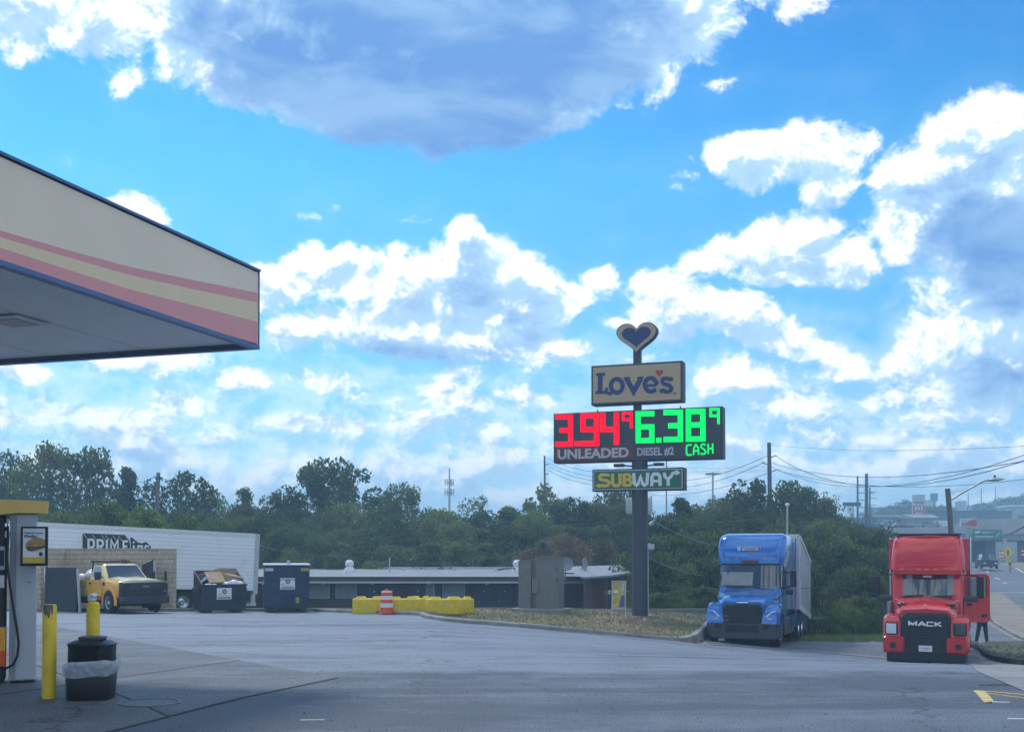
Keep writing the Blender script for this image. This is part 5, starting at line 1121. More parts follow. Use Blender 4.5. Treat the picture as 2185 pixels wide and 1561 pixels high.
for s_ in (-1, 1):
    part('side_window', pk, lambda b: panel(b, [(s_ * .895, 1.75, 1.42), (s_ * .895, 2.75, 1.42), (s_ * .785, 2.72, 1.83), (s_ * .785, 2.15, 1.83)], 'glass' if s_ > 0 else mat('clear_side_glass', (.30, .45, .50), .05, var=0, spec=.8), .02 * s_), 0)
    part('door', pk, lambda b: (b.prismx([(1.62, .66), (2.82, .66), (2.82, 1.30), (1.62, 1.30)], s_ * .992, s_ * 1.006, 'orange'), b.box(min(s_ * 1.007, s_ * 1.02), max(s_ * 1.007, s_ * 1.02), 2.55, 2.72, 1.12, 1.2, 'black')), 0)
    part('fender_vent', pk, lambda b: b.box(min(s_ * 1.0, s_ * 1.01), max(s_ * 1.0, s_ * 1.01), 1.36, 1.5, 1.08, 1.24, 'black'), 0)
    part('mirror', pk, lambda b: (b.box(s_ * 1.17 - .13, s_ * 1.17 + .13, 1.55, 1.65, 1.32, 1.64, 'black', .03), b.tube([(s_ * .92, 1.7, 1.42), (s_ * 1.1, 1.6, 1.42)], .03, 'black')), 30)
    part('wheel_arch', pk, lambda b: b.loops([[(s_ * x, .95 + r * math.cos(a), .42 + r * math.sin(a)) for a in [R(-10 + i * 20) for i in range(11)]] for x, r in ((.90, .50), (1.03, .50), (1.03, .60), (.97, .64))], 'orange', False, False, closed=False), 40)
    part('arch_liner', pk, lambda b: b.lathe([(.50, .0), (.0, .0)], 'black', 24, (s_ * .998, .95, .46), 'x', cap=False), 0)
    part('headlight', pk, lambda b: b.box(s_ * .84 - .14, s_ * .84 + .14, .02, .09, .92, 1.20, 'glass', .03), 30)
    wheel(pk, s_ * .91, .95, .42, .27, .25, 'lgrey', side=s_); wheel(pk, s_ * .91, 4.4, .42, .27, .25, 'lgrey', side=s_)
part('grille_guard', pk, lambda b: (b.lofty([(-.12, -.96, .96, .52, 1.22, .10), (-.02, -1.0, 1.0, .48, 1.27, .1), (.10, -1.0, 1.0, .48, 1.27, .1)], 'black'), b.box(-.66, .66, -.15, -.121, .98, 1.16, 'dark'), b.box(-.12, .12, -.165, -.151, 1.05, 1.085, 'chrome')), 35)
part('bumper', pk, lambda b: (b.lofty([(-.30, -.90, .90, .42, .66, .05), (-.20, -1.0, 1.0, .38, .70, .06), (.05, -1.02, 1.02, .38, .70, .06)], 'dark'), b.box(.76, .9, -.14, -.121, .86, .89, 'chrome')), 35)
part('headache_rack', pk, lambda b: (b.tube([(-.8, 2.98, 1.3), (-.72, 2.98, 2.05)], .03, 'black'), b.tube([(.8, 2.98, 1.3), (.72, 2.98, 2.05)], .03, 'black'), b.box(-.85, .85, 2.9, 3.0, 2.02, 2.07, 'black'), b.box(-.8, .8, 2.2, 2.9, 2.00, 2.03, 'black')), 0)
bed = part('utility_bed', pk, lambda b: (b.box(-1.02, 1.02, 3.02, 5.5, .62, 1.30, 'mustard', .02), b.box(-.35, .35, .3, 5.4, .45, .61, 'black')), 0)
part('bed_locker', bed, lambda b: [(b.box(-1.035, -1.022, y0, y1, z0, z1, 'mustard'), b.box(-1.045, -1.036, y0 + .1, y0 + .25, (z0 + z1) / 2, (z0 + z1) / 2 + .04, 'dark')) for y0, y1, z0, z1 in ((3.1, 3.8, .7, 1.26), (3.9, 4.6, .95, 1.26), (4.7, 5.4, .7, 1.26))], 0)
part('undercarriage', pk, lambda b: b.box(-.7, .7, .2, 5.2, .3, .6, 'black'), 0)
part('rocker_panel', pk, lambda b: b.box(-.96, .96, 1.5, 3.0, .5, .62, 'red'), 0)  # red sill strip below the doors
b = MB(); rn = random.Random(8)
for q, r_ in (((-.55, 3.5, 1.42), .30), ((-.3, 3.9, 1.40), .28), ((-.6, 4.3, 1.36), .22), ((.2, 3.6, 1.4), .28), ((-.5, 3.6, 1.58), .2)): b.ico(q, r_, 'bag', 3, (1, 1, .75), .07, rn)
tag(rootxf(pk, b.build('rubbish_bag', smooth=40), (0, 0, 0)), 'heap of white plastic bags piled in the pickup bed', 'rubbish bag')

# ------------------------------------------------------------------ white parked trailer with block logo
ta, tb_ = P(548, 1200, 58), P(80, 1200, 51.5)
ang = math.atan2(ta.y - tb_.y, ta.x - tb_.x)
lt = thing('parked_trailer', 'white ribbed box trailer with black block letter logo', 'trailer', (ta.x, ta.y, -1.52)); lt.rotation_euler = (0, R(2.3), ang)
RB = bpy.data.materials.new('ribbed_white'); RB.use_nodes = True
N = NT(RB.node_tree); tcx = N.n('ShaderNodeTexCoord').outputs['Object']; sp_ = N.n('ShaderNodeSeparateXYZ'); N.put(sp_.inputs[0], tcx)
saw = N.m('FRACT', N.m('MULTIPLY', sp_.outputs[2], 5.2)); ln_ = N.mr(saw, .0, .16, 0, 1)
N.put(RB.node_tree.nodes['Principled BSDF'].inputs['Base Color'], N.mix(ln_, rgb(.60, .64, .70), N.mix(N.mr(N.noise(tcx, .8, 5, .7), .5, .8), rgb(.90, .93, .96), rgb(.74, .74, .72))))
bp = N.n('ShaderNodeBump'); bp.inputs['Strength'].default_value = .4; bp.inputs['Distance'].default_value = .02; N.put(bp.inputs['Height'], ln_); N.put(RB.node_tree.nodes['Principled BSDF'].inputs['Normal'], bp.outputs[0])
part('box', lt, lambda b: b.box(-16, -.25, 0, 2.5, 1.18, 4.06, RB), 0)
part('rear_frame', lt, lambda b: (b.box(-.25, 0, -.01, 2.51, .98, 4.08, 'lgrey'), b.box(-.30, -.1, .02, .2, .55, .98, 'lgrey'), b.box(-.34, -.05, .0, 2.4, .38, .55, 'lgrey'), b.box(-.8, -.3, .02, .12, .38, .46, 'lgrey')), 0)
part('top_rail', lt, lambda b: b.box(-16, -.25, -.02, 0, 3.93, 4.09, 'white'), 0)
part('lower_rail', lt, lambda b: (b.box(-16, -.25, -.025, 0, 1.16, 1.34, 'trailerw'), b.box(-3.4, -3.0, -.03, -.026, 1.28, 1.31, 'dark'), b.box(-1.0, -.6, -.03, -.026, 1.28, 1.31, 'dark')), 0)
part('underframe', lt, lambda b: (b.box(-15.5, -.4, .6, 1.9, .85, 1.15, 'black'), b.box(-4.4, -2.2, .3, 2.2, .6, .9, 'black')), 0)
for xx in (-2.6, -3.9):
    for yy in (.25, 2.2):
        def tw(b): b.lathe([(.30, -.25), (.5, -.25), (.52, -.2), (.52, .2), (.5, .25), (.3, .25)], 'rubber', 26, (xx, yy, .52), 'y', cap=False)
        w_ = part('wheel', lt, tw, 35); part('rim', w_, lambda b: b.lathe([(.30, -.24), (.27, -.24), (.24, -.08), (.1, -.12), (.08, -.2), (0, -.2)], 'chrome', 26, (xx, yy, .52), 'y', cap=False), 35)
# logo letters: faces white, deep black block shadow up and to the left; long side is -y, letters read towards +x
kx_ = 1 / 44.0
lcx = lambda px: (px - 548) / 42.2 - 0.0
def lg(px, py):                          # pixel to local (x, z)
    d = ray(px, py); o_ = Vector((0, 0, EYE)); mw = Matrix.Translation(lt.location) @ lt.rotation_euler.to_matrix().to_4x4()
    inv = mw.inverted(); a = inv @ o_; d2 = inv.to_3x3() @ d; t = -a.y / d2.y; p = a + d2 * t; return (p.x, p.z)
zf_ = lambda zx, zy: lg(160 + zx * .1281, 1120 + zy * .1281)
def prime(b):
    shift = (-66, -82)
    outl = [(195, 215), (325, 228), (345, 235), (490, 240), (560, 245), (640, 245), (690, 250), (775, 255), (780, 250), (905, 262), (905, 470), (195, 470)]
    # black block shadow as one raised shape behind the letters
    sh = [(125, 130), (830, 160), (905, 245), (905, 262), (930, 480), (195, 480), (125, 400)]
    b.prism([zf_(*p) for p in sh][::-1], -.022, -.018, 'dark')
    b.prism([zf_(*p) for p in ((915, 215), (945, 200), (995, 245), (1050, 285), (1110, 300), (1185, 275), (1260, 350), (1260, 480), (930, 480), (930, 290))][::-1], -.022, -.018, 'dark')
    def L(strokes, w=34):
        for k, s_ in enumerate(strokes): b.stroke([zf_(*p) for p in s_], w * .1281 / 42.2, 'trailerw', -.028 - .002 * k, .004)
    L([[(222, 220), (222, 470)], [(222, 238), (290, 240), (312, 265), (312, 340), (290, 368), (222, 368)]])
    L([[(375, 228), (375, 470)], [(375, 246), (440, 248), (462, 275), (462, 320), (440, 348), (375, 348)], [(420, 350), (468, 470)]])
    L([[(528, 236), (528, 470)]]); L([[(595, 470), (600, 245), (655, 360), (710, 245), (715, 470)]], 36)
    L([[(880, 268), (805, 266), (805, 470), (890, 470)], [(805, 350), (870, 352)]])
    L([[(975, 330), (975, 470)], [(975, 268), (975, 300)], [(1050, 470), (1050, 345), (1110, 345), (1115, 470)], [(1230, 350), (1180, 340), (1160, 380), (1160, 440), (1180, 465), (1230, 465)]], 30)
    for p0 in ((195, 215), (345, 235), (500, 240), (565, 245), (690, 250), (780, 255), (905, 262)): b.stroke([zf_(p0[0], p0[1]), zf_(p0[0] - 62, p0[1] - 80)], .018, 'trailerw', -.030, .003)
part('logo', lt, prime, 0)

# ------------------------------------------------------------------ person behind the open door
def skin_fig(name, joints, bones, m, parent=None, lv=2):
    me = bpy.data.meshes.new(name); names = list(joints); me.from_pydata([joints[k][0] for k in names], [(names.index(a), names.index(b_)) for a, b_ in bones], []); me.update()
    o = bpy.data.objects.new(name, me); C.objects.link(o); sk = o.modifiers.new('s', 'SKIN'); o.modifiers.new('u', 'SUBSURF').levels = lv
    for i, k in enumerate(names):
        r = joints[k][1]; me.skin_vertices[0].data[i].radius = r if isinstance(r, tuple) else (r, r)
    me.skin_vertices[0].data[0].use_root = True
    dg = bpy.context.evaluated_depsgraph_get(); m2 = bpy.data.meshes.new_from_object(o.evaluated_get(dg)); bpy.data.objects.remove(o)
    m2.materials.clear(); m2.materials.append(M[m]); m2.polygons.foreach_set('use_smooth', [True] * len(m2.polygons))
    o = bpy.data.objects.new(name, m2); C.objects.link(o); o.parent = parent; return o
g_ = G_(2096, 1375); PYY = g_.y; pz = g_.z
pn = skin_fig('person', {'pel': ((0, 0, .95), (.15, .11)), 'chest': ((0, -.03, 1.22), (.16, .11)), 'sh': ((0, -.02, 1.42), (.15, .09)), 'neck': ((0, -.03, 1.53), .055), 'head': ((0, -.05, 1.62), .085), 'top': ((0, -.05, 1.72), .085),
    'hl': ((-.10, 0, .90), .095), 'kl': ((-.17, -.02, .50), .065), 'al': ((-.22, .05, .09), .045), 'tl': ((-.24, -.12, .04), .04),
    'hr': ((.10, 0, .90), .095), 'kr': ((.15, .02, .50), .065), 'ar': ((.21, .06, .09), .045), 'tr': ((.24, -.11, .04), .04),
    'sl': ((-.20, -.02, 1.40), .06), 'el': ((-.27, -.10, 1.14), .042), 'wl': ((-.16, -.30, 1.02), .03), 'sr': ((.20, -.02, 1.40), .06), 'er': ((.27, -.06, 1.13), .042), 'wr': ((.24, -.26, 1.00), .03)},
    [('pel', 'chest'), ('chest', 'sh'), ('sh', 'neck'), ('neck', 'head'), ('head', 'top'), ('pel', 'hl'), ('hl', 'kl'), ('kl', 'al'), ('al', 'tl'), ('pel', 'hr'), ('hr', 'kr'), ('kr', 'ar'), ('ar', 'tr'), ('sh', 'sl'), ('sl', 'el'), ('el', 'wl'), ('sh', 'sr'), ('sr', 'er'), ('er', 'wr')], 'skin')
pn.location = (g_.x, PYY, pz); tag(pn, 'person in dark trousers standing behind the open red truck door', 'person')
skin_fig('jeans', {'pel': ((0, 0, .93), (.165, .125)), 'hl': ((-.10, 0, .86), .105), 'kl': ((-.17, -.02, .50), .08), 'al': ((-.22, .05, .12), .065), 'hr': ((.10, 0, .86), .105), 'kr': ((.15, .02, .50), .08), 'ar': ((.21, .06, .12), .065)}, [('pel', 'hl'), ('hl', 'kl'), ('kl', 'al'), ('pel', 'hr'), ('hr', 'kr'), ('kr', 'ar')], 'jeans', pn)
skin_fig('shirt', {'pel': ((0, -.01, .98), (.17, .125)), 'chest': ((0, -.03, 1.22), (.175, .125)), 'sh': ((0, -.02, 1.42), (.155, .1)), 'sl': ((-.20, -.02, 1.40), .075), 'el': ((-.26, -.08, 1.2), .06), 'sr': ((.20, -.02, 1.40), .075), 'er': ((.26, -.05, 1.2), .06)}, [('pel', 'chest'), ('chest', 'sh'), ('sh', 'sl'), ('sl', 'el'), ('sh', 'sr'), ('sr', 'er')], 'shirt', pn)
part('hair', pn, lambda b: b.ico((0, -.035, 1.70), .105, 'hair', 2, (.9, 1.05, .95), .02), 60)
for s_ in (-1, 1): part('shoe', pn, lambda b: b.box(s_ * .235 - .05, s_ * .235 + .05, -.18, .11, 0, .09, 'shoe', .02), 30)
for s_, w_ in ((-1, (-.16, -.30, 1.02)), (1, (.24, -.26, 1.00))):
    def hnd(b):
        b.ico((w_[0], w_[1] - .05, w_[2] - .01), .04, 'skin', 2, (.9, 1.2, .5))
        for k in range(4): b.tube([(w_[0] - .03 + k * .02, w_[1] - .08, w_[2] - .01), (w_[0] - .032 + k * .021, w_[1] - .12 - (.01 if k in (1, 2) else 0), w_[2] - .02), (w_[0] - .03 + k * .02, w_[1] - .14, w_[2] - .045)], .009, 'skin', 6)
        b.tube([(w_[0] - s_ * .035, w_[1] - .04, w_[2]), (w_[0] - s_ * .06, w_[1] - .075, w_[2] - .01)], .01, 'skin', 6)
    part('hand', pn, hnd, 50)
# ------------------------------------------------------------------ trees
def leaf_cloud(rng, cen, rad, n, s0, s1, flat=.8):
    ids = rng.integers(0, len(cen), n); d = rng.normal(size=(n, 3)); d /= np.linalg.norm(d, axis=1)[:, None]
    p = cen[ids] + d * (rad[ids] * rng.uniform(.35, 1.0, n) ** .6)[:, None] * np.array([1, 1, flat])
    a = rng.normal(size=(n, 3)); a /= np.linalg.norm(a, axis=1)[:, None]
    b_ = np.cross(a, rng.normal(size=(n, 3))); b_ /= np.linalg.norm(b_, axis=1)[:, None]
    s_ = rng.uniform(s0, s1, n)[:, None]; a = a * s_; b_ = b_ * s_ * .6
    v = np.stack([p - a, p + b_, p + a, p - b_], 1).reshape(-1, 3); return v
def crown_mesh(name, seed, H, Rr, base, K, n, s0, s1, cr, shape, m, hollow=.5):
    rng = np.random.default_rng(seed); cen = []; rad = []
    while len(cen) < K:
        t = rng.uniform(0, 1); z = base + (H - base) * t
        w = shape(t) * Rr; a = rng.uniform(0, 2 * math.pi); rr = w * math.sqrt(rng.uniform(hollow * hollow, 1)) * (1 + .18 * math.sin(3 * a + seed) + .12 * math.sin(5 * a + 2 * seed + 4 * t))
        cen.append((rr * math.cos(a), rr * math.sin(a), z - cr * .6)); rad.append(cr * rng.uniform(.6, 1.25) * (.7 + .5 * min(1, w / Rr)))
    v = leaf_cloud(rng, np.array(cen), np.array(rad), n, s0, s1)
    me = bpy.data.meshes.new(name); nf = len(v) // 4
    me.vertices.add(len(v)); me.vertices.foreach_set('co', v.ravel()); me.loops.add(len(v)); me.loops.foreach_set('vertex_index', np.arange(len(v)))
    me.polygons.add(nf); me.polygons.foreach_set('loop_start', np.arange(nf) * 4); me.polygons.foreach_set('loop_total', np.full(nf, 4)); me.materials.append(m); me.update(calc_edges=True)
    b = MB(); r0 = .022 * H + .06
    b.tube([(0, 0, -.5), (.05, .02, H * .25), (-.05, .08, H * .5), (.03, 0, H * .8)], r0, 'trunk', 8, r1=r0 * .25)
    for k in range(9):
        c = cen[int(rng.integers(0, K))]; z0 = base * .7 + (c[2] - base * .7) * .35; b.tube([(0, 0, z0), (c[0] * .5, c[1] * .5, z0 + (c[2] - z0) * .6), c], r0 * .42, 'trunk', 5, r1=.02)
    tmp = b.build('trunk'); tm = tmp.data; bpy.data.objects.remove(tmp); return me, tm, H
umb_ = lambda t: math.sqrt(max(0, 1 - ((t - .62) / .40) ** 2)) if t > .62 else .45 + .55 * (t / .62)
rnd_ = lambda t: math.sqrt(max(0, 1 - (2 * t - .9) ** 2 / 1.21)) if t < 1 else 0
cone_ = lambda t: max(.12, (1 - t) ** .7) * (1 if t > .12 else .6 + t * 3)
dome_ = lambda t: math.sqrt(max(0, 1 - t * t * .96))
TR = {}
def mk(kind, *a): TR.setdefault(kind, []).append(crown_mesh(kind, *a))
for i in range(4): mk('dense', 11 + i, 11, 4.3, 1.6, 95, 9500, .10, .24, 1.35, rnd_, FOL[i % 3], .35)
for i in range(3): mk('airy', 31 + i, 12, 4.6, 3.0, 74, 5600, .12, .27, 1.05, umb_, FOL[(i + 1) % 3], .25)
for i in range(2): mk('sparse', 41 + i, 9, 3.6, 3, 30, 900, .10, .22, .9, rnd_, FOL[2], .3)
for i in range(2): mk('pointed', 51 + i, 11, 3.2, 1.0, 80, 7000, .10, .22, 1.0, cone_, FOL[i], .3)
for i in range(3): mk('bush', 61 + i, 5, 3.4, .2, 75, 9000, .07, .18, 1.0, dome_, FOL[(0, 1, 2)[i]], .4)
mk('rust', 71, 8, 3.8, 1.5, 70, 6500, .10, .22, 1.1, rnd_, FOL[3], .35)
mk('bright', 81, 6, 3.8, .4, 75, 8000, .08, .2, 1.1, dome_, FOL[4], .35)
tc_ = [0]; rt_ = random.Random(77)
def tree(kind, px, top, Y, wpx, lab, grp, shrub=False):
    me, tm, H = TR[kind][tc_[0] % len(TR[kind])]; tc_[0] += 1
    x = XP(px, Y); z = zt(x, Y) - .1; h = ZP(top, Y) - z; sz = h / (H * .98)
    r0 = max(abs(v) for v in (me.vertices[i].co.x for i in range(0, len(me.vertices), 97))); sxy = max(.62 * sz, (wpx * 1.35 / 2 * Y / F) / r0)
    t = thing('shrub' if shrub else 'tree', lab, 'shrub' if shrub else 'tree', (x, Y, z), rt_.uniform(0, 6.28), grp)
    t.scale = (sxy, sxy, sz)
    for nm, m_ in (('crown', me), ('trunk', tm)):
        o = bpy.data.objects.new(nm, m_); C.objects.link(o); o.parent = t
    return t
SK = 'trees on the skyline beyond the lot'
for a in ((-25, 985, 100, 130, 'dense', 'dense dark tree cut by the left picture edge above the pump'),
          (20, 968, 108, 110, 'airy', 'loose tree just left of the tallest tree of the left group'),
          (105, 944, 104, 130, 'dense', 'tallest dense dark tree of the left skyline group'),
          (190, 960, 102, 125, 'airy', 'loose open crowned tree right of the tallest left tree'),
          (272, 992, 100, 78, 'pointed', 'narrow pointed dark tree left of the leaning wood pole'),
          (385, 998, 102, 125, 'airy', 'round open crowned tree right of the leaning wood pole'),
          (455, 1052, 104, 70, 'dense', 'small dense tree in the dip right of the round open tree'),
          (520, 1040, 100, 90, 'pointed', 'dense tree with pointed top above the rear of the white trailer'),
          (590, 1048, 102, 100, 'dense', 'dense tree directly left of the largest round skyline tree'),
          (702, 983, 104, 165, 'airy', 'largest round tree standing above the motel skyline'),
          (700, 1000, 106, 135, 'airy', 'hazy tree filling in behind the largest round skyline tree'),
          (800, 1052, 102, 80, 'airy', 'low loose tree between the two round skyline trees'),
          (856, 1034, 102, 95, 'airy', 'round tree left of the cell tower'),
          (930, 1082, 125, 80, 'dense', 'low dense tree at the foot of the cell tower'),
          (1020, 1060, 118, 90, 'sparse', 'thin nearly bare tree right of the cell tower'),
          (1088, 1080, 122, 80, 'dense', 'low distant tree left of the steel pole'),
          (1150, 1038, 105, 110, 'airy', 'open crowned tree under the steel transmission pole'),
          (1212, 1050, 104, 90, 'airy', 'small open tree between steel pole and price sign'),
          (1318, 1040, 100, 100, 'airy', 'open crowned tree seen behind the pylon column'),
          (1262, 1072, 104, 80, 'dense', 'dense low tree left of the pylon column'),
          (1455, 1058, 92, 90, 'pointed', 'ragged dark treetop right of the sandwich panel'),
          (1512, 1076, 92, 80, 'dense', 'low dense treetop near the high mast light'),
          (1570, 1054, 92, 90, 'airy', 'loose treetop left of the big transmission pole'),
          (1640, 1012, 90, 130, 'airy', 'tall open tree around the big transmission pole'),
          (1690, 1030, 92, 90, 'airy', 'open tree right of the big transmission pole'),
          (1740, 1048, 94, 95, 'dense', 'rounded reddish green tree behind the lamp post'),
          (1795, 1098, 100, 90, 'dense', 'dense tree at the right end of the wood'),
          (1838, 1118, 96, 80, 'dense', 'last low tree before the shopping hillside')):
    tree(a[4], a[0], a[1], a[2], a[3], a[5], SK)
rn = random.Random(9)
for row, (Y, tmin, tmax, stp, w) in enumerate(((97, 1066, 1096, 52, 120), (91, 1092, 1128, 58, 120), (87, 1120, 1165, 62, 115))):
    px = -30 + row * 20
    while px < 1880:
        top = rn.uniform(tmin, tmax) + (14 if 880 < px < 1110 else 0) - (12 if 1500 < px < 1720 else 0)
        top += 42 * max(0, min(1, (px - 1730) / 80))
        k = rn.choice(['dense', 'dense', 'dense', 'pointed', 'bush' if row > 1 else 'dense'])
        tree(k, px, top, Y + rn.uniform(-2, 2), w * rn.uniform(.85, 1.2), 'green tree in the dense wood behind the motel and trucks', 'trees of the dense wood behind the motel')
        px += stp * rn.uniform(.8, 1.2)
tree('rust', 1205, 1138, 84, 120, 'reddish brown tree left of the pylon column', None); tree('rust', 1135, 1165, 84.5, 80, 'small rust tinted tree above the grey cabinets', None)
tree('rust', 1285, 1150, 84, 90, 'rust tinged tree directly left of the pylon column at roof height', None)
for i, (px, top, w) in enumerate(((130, 1090, 120), (215, 1062, 130), (300, 1078, 110), (390, 1098, 110), (470, 1108, 90), (620, 1165, 80), (720, 1178, 90), (800, 1190, 80))):
    tree('bright' if i < 5 else 'bush', px, top, 68 if i < 4 else 84, w, 'yellow green bushy tree over the white trailer' if i < 5 else 'low bush showing over the motel roof', 'bushy trees above the trailer' if i < 5 else 'bushes over the motel roof')
# thicket behind the trucks
px = 1395
while px < 1885:
    for Y, t0, t1, w in ((76, 1088, 1110, 120), (68, 1122, 1150, 115), (60, 1165, 1200, 120), (54, 1232, 1262, 110)):
        if Y < 66 and 1590 < px < 1765: continue
        t0 += 34 * max(0, min(1, (px - 1730) / 80)); t1 = max(t1, t0 + 10)
        p_ = px + rn.uniform(-15, 15)
        tree('bush' if Y < 70 else rn.choice(['bush', 'dense']), p_, rn.uniform(t0, t1), Y + rn.uniform(-1, 1), w * rn.uniform(.9, 1.15), 'leafy dark green bush in the thicket behind the parked trucks', 'bushes of the thicket behind the trucks', True)
    px += 52
for px, top, Y, w in ((1770, 1300, 50.5, 60), (1820, 1296, 50.5, 70), (1868, 1300, 50.2, 60), (1400, 1262, 50, 70), (1455, 1270, 49.8, 60)):
    tree('bright' if px > 1700 else 'bush', px, top, Y, w, 'low light green shrub at the street edge between the trucks' if px > 1700 else 'low shrub behind the low wall right of the pylon', 'low shrubs at the thicket edge', True)
gs = [(p.x, p.y) for p in (G_(1740, 1362), G_(1800, 1366), G_(1890, 1373))] + [(21, 50), (14, 52)]
sp = []
for _ in range(60000):
    x, y = rn.uniform(9, 22), rn.uniform(45.5, 53)
    if len(sp) < 6000 and zt(x, y) and x / y < .38 and y > 46.2 + (x - 12) * -.12: sp.append((x, y, zt(x, y) + .0))
blades('grass', sp, mat('lush_blades', (.20, .27, .08), .8, var=.3), .22, 6)

# ------------------------------------------------------------------ poles, lamps and wires
def pole_pt(px, py, Y): return P(px, py, Y)
def upole(name, lab, cat, px, top, Y, r0, r1, m, px_b=None, base=None, fn=None, grp=None):
    a = P(px, top, Y); bx = XP(px_b if px_b is not None else px, Y); bz = zt(bx, Y) - .3
    t = thing(name, lab, cat, (bx, Y, bz), 0, grp)
    part('pole', t, lambda b: b.cyl((0, 0, 0), (a.x - bx, 0, a.z - bz), r0, r1, m, 12), 40)
    if fn: fn(t, a.x - bx, a.z - bz)
    return t
def arms(t, x, z):
    for dz, dx in ((-4.9, 1), (-7.6, -1), (-10.2, 1)):
        part('cross_arm', t, lambda b: b.tube([(x, 0, z + dz - .4), (x + dx * 3.3, 0, z + dz)], .14, 'wood', 6, r1=.07), 30)
big = upole('transmission_pole', 'tall dark transmission pole with staggered arms above the trees', 'utility pole', 1641, 944, 150, .34, .26, 'dark', 1645, fn=lambda t, x, z: [part('cross_arm', t, lambda b: b.tube([(x, 0, z - dz - .35), (x + dx * 1.0, 0, z - dz)], .10, 'dark', 6, r1=.05), 30) for dz, dx in ((1.7, 1), (2.65, -1), (3.65, 1))])
def tarms(t, x, z):
    for i in range(3): part('cross_arm', t, lambda b: b.tube([(x, 0, z - 1.2 - i * 1.3), (x + .55, 0, z - 1.1 - i * 1.3)], .07, 'dark', 6), 30)
upole('steel_pole', 'grey steel transmission pole left of the price sign', 'utility pole', 1162, 972, 150, .16, .12, 'dark', 1164, fn=tarms)
upole('wood_pole', 'leaning wooden pole behind the white trailer', 'utility pole', 338, 1008, 76, .17, .13, 'wood', 325, fn=lambda t, x, z: part('pole_bracket', t, lambda b: (b.box(x - .2, x + .2, -.1, .1, z - .45, z - .3, 'dark')), 0))
def cell(t, x, z):
    for dz in (1.6, 3.0):
        part('antenna_ring', t, lambda b: [(b.box(x + dx - .07, x + dx + .07, dy - .1, dy + .1, z - dz - .9, z - dz + .1, 'lgrey'), b.box(min(x, x + dx), max(x, x + dx) + .02, dy - .04, dy + .04, z - dz - .5, z - dz - .42, 'grey')) for dx, dy in ((-.62, .02), (-.3, .5), (-.25, -.5), (.25, -.5), (.3, .5), (.62, -.02))], 0)
upole('cell_tower', 'slim cell tower with two antenna rings above the motel', 'cell tower', 959, 1000, 165, .28, .10, 'galv', fn=cell)
upole('steel_pole', 'thin pole rising just right of the pylon column', 'pole', 1422, 962, 120, .09, .07, 'grey')
upole('high_mast_light', 'tall high mast light with a ring of lamps', 'street light', 1521, 1008, 170, .20, .13, 'galv', fn=lambda t, x, z: part('lamp_ring', t, lambda b: (b.cyl((x, 0, z - .25), (x, 0, z + .05), .35, .2, 'grey', 12), [b.box(x + .9 * math.cos(k * math.pi / 3) - .25, x + .9 * math.cos(k * math.pi / 3) + .25, .9 * math.sin(k * math.pi / 3) - .2, .9 * math.sin(k * math.pi / 3) + .2, z - .3, z - .1, 'grey') for k in range(6)]), 30))
upole('lamp_post', 'slender lamp post with a round lamp behind the blue truck', 'lamp post', 1680, 1076, 62, .06, .045, 'lgrey', 1676, fn=lambda t, x, z: part('lamp_head', t, lambda b: b.lathe([(0, z - .14), (.09, z - .10), (.12, z), (.07, z + .07), (0, z + .09)], 'white', 16, (x, 0, 0), cap=False), 50))
bx_ = P(1752, 1346, 54); sbx = thing('trailer', 'dark boxy trailer end standing behind the silver trailer', 'trailer', (bx_.x, 54, zt(bx_.x, 54)), R(-18))
part('box', sbx, lambda b: (b.box(-.42, .42, 0, 2.2, .35, 1.35, 'bluedk', .02), b.box(-.38, .38, .1, 2.0, .2, .34, 'black')), 20)
for sx in (-1, 1): part('wheel', sbx, lambda b: b.lathe([(0, -.08), (.3, -.08), (.3, .08), (0, .08)], 'rubber', 16, (sx * .46, 1.1, .3), 'x', cap=False), 30)
upole('steel_pole', 'left one of the pair of tall thin poles beyond the wood', 'pole', 1830, 1015, 240, .25, .18, 'dark')
def marms(t, x, z):
    for i in range(5): part('cross_arm', t, lambda b: b.box(x - 1.6, x + (1.4 if i % 2 else .2), -.08, .08, z - 2.5 - i * 1.5, z - 2.35 - i * 1.5, 'dark'), 0)
upole('transmission_pole', 'thick tall pole with many short arms left of the red truck', 'utility pole', 1849, 1010, 230, .50, .30, 'dark', fn=marms)
upole('steel_pole', 'right short pole beside the thick many armed pole', 'pole', 1856, 1040, 236, .2, .15, 'dark', fn=lambda t, x, z: [part('cross_arm', t, lambda b: b.box(x - .1, x + 1.4, -.08, .08, z - .9 - i * 1.4, z - .78 - i * 1.4, 'dark'), 0) for i in range(3)])
for i, (px, py) in enumerate(((2066, 1052), (2094, 1042), (2124, 1038))):
    upole('steel_pole', ('leftmost', 'middle', 'rightmost')[i] + ' faint far pole on the right horizon', 'pole', px, py, 420, .3, .15, 'grey')
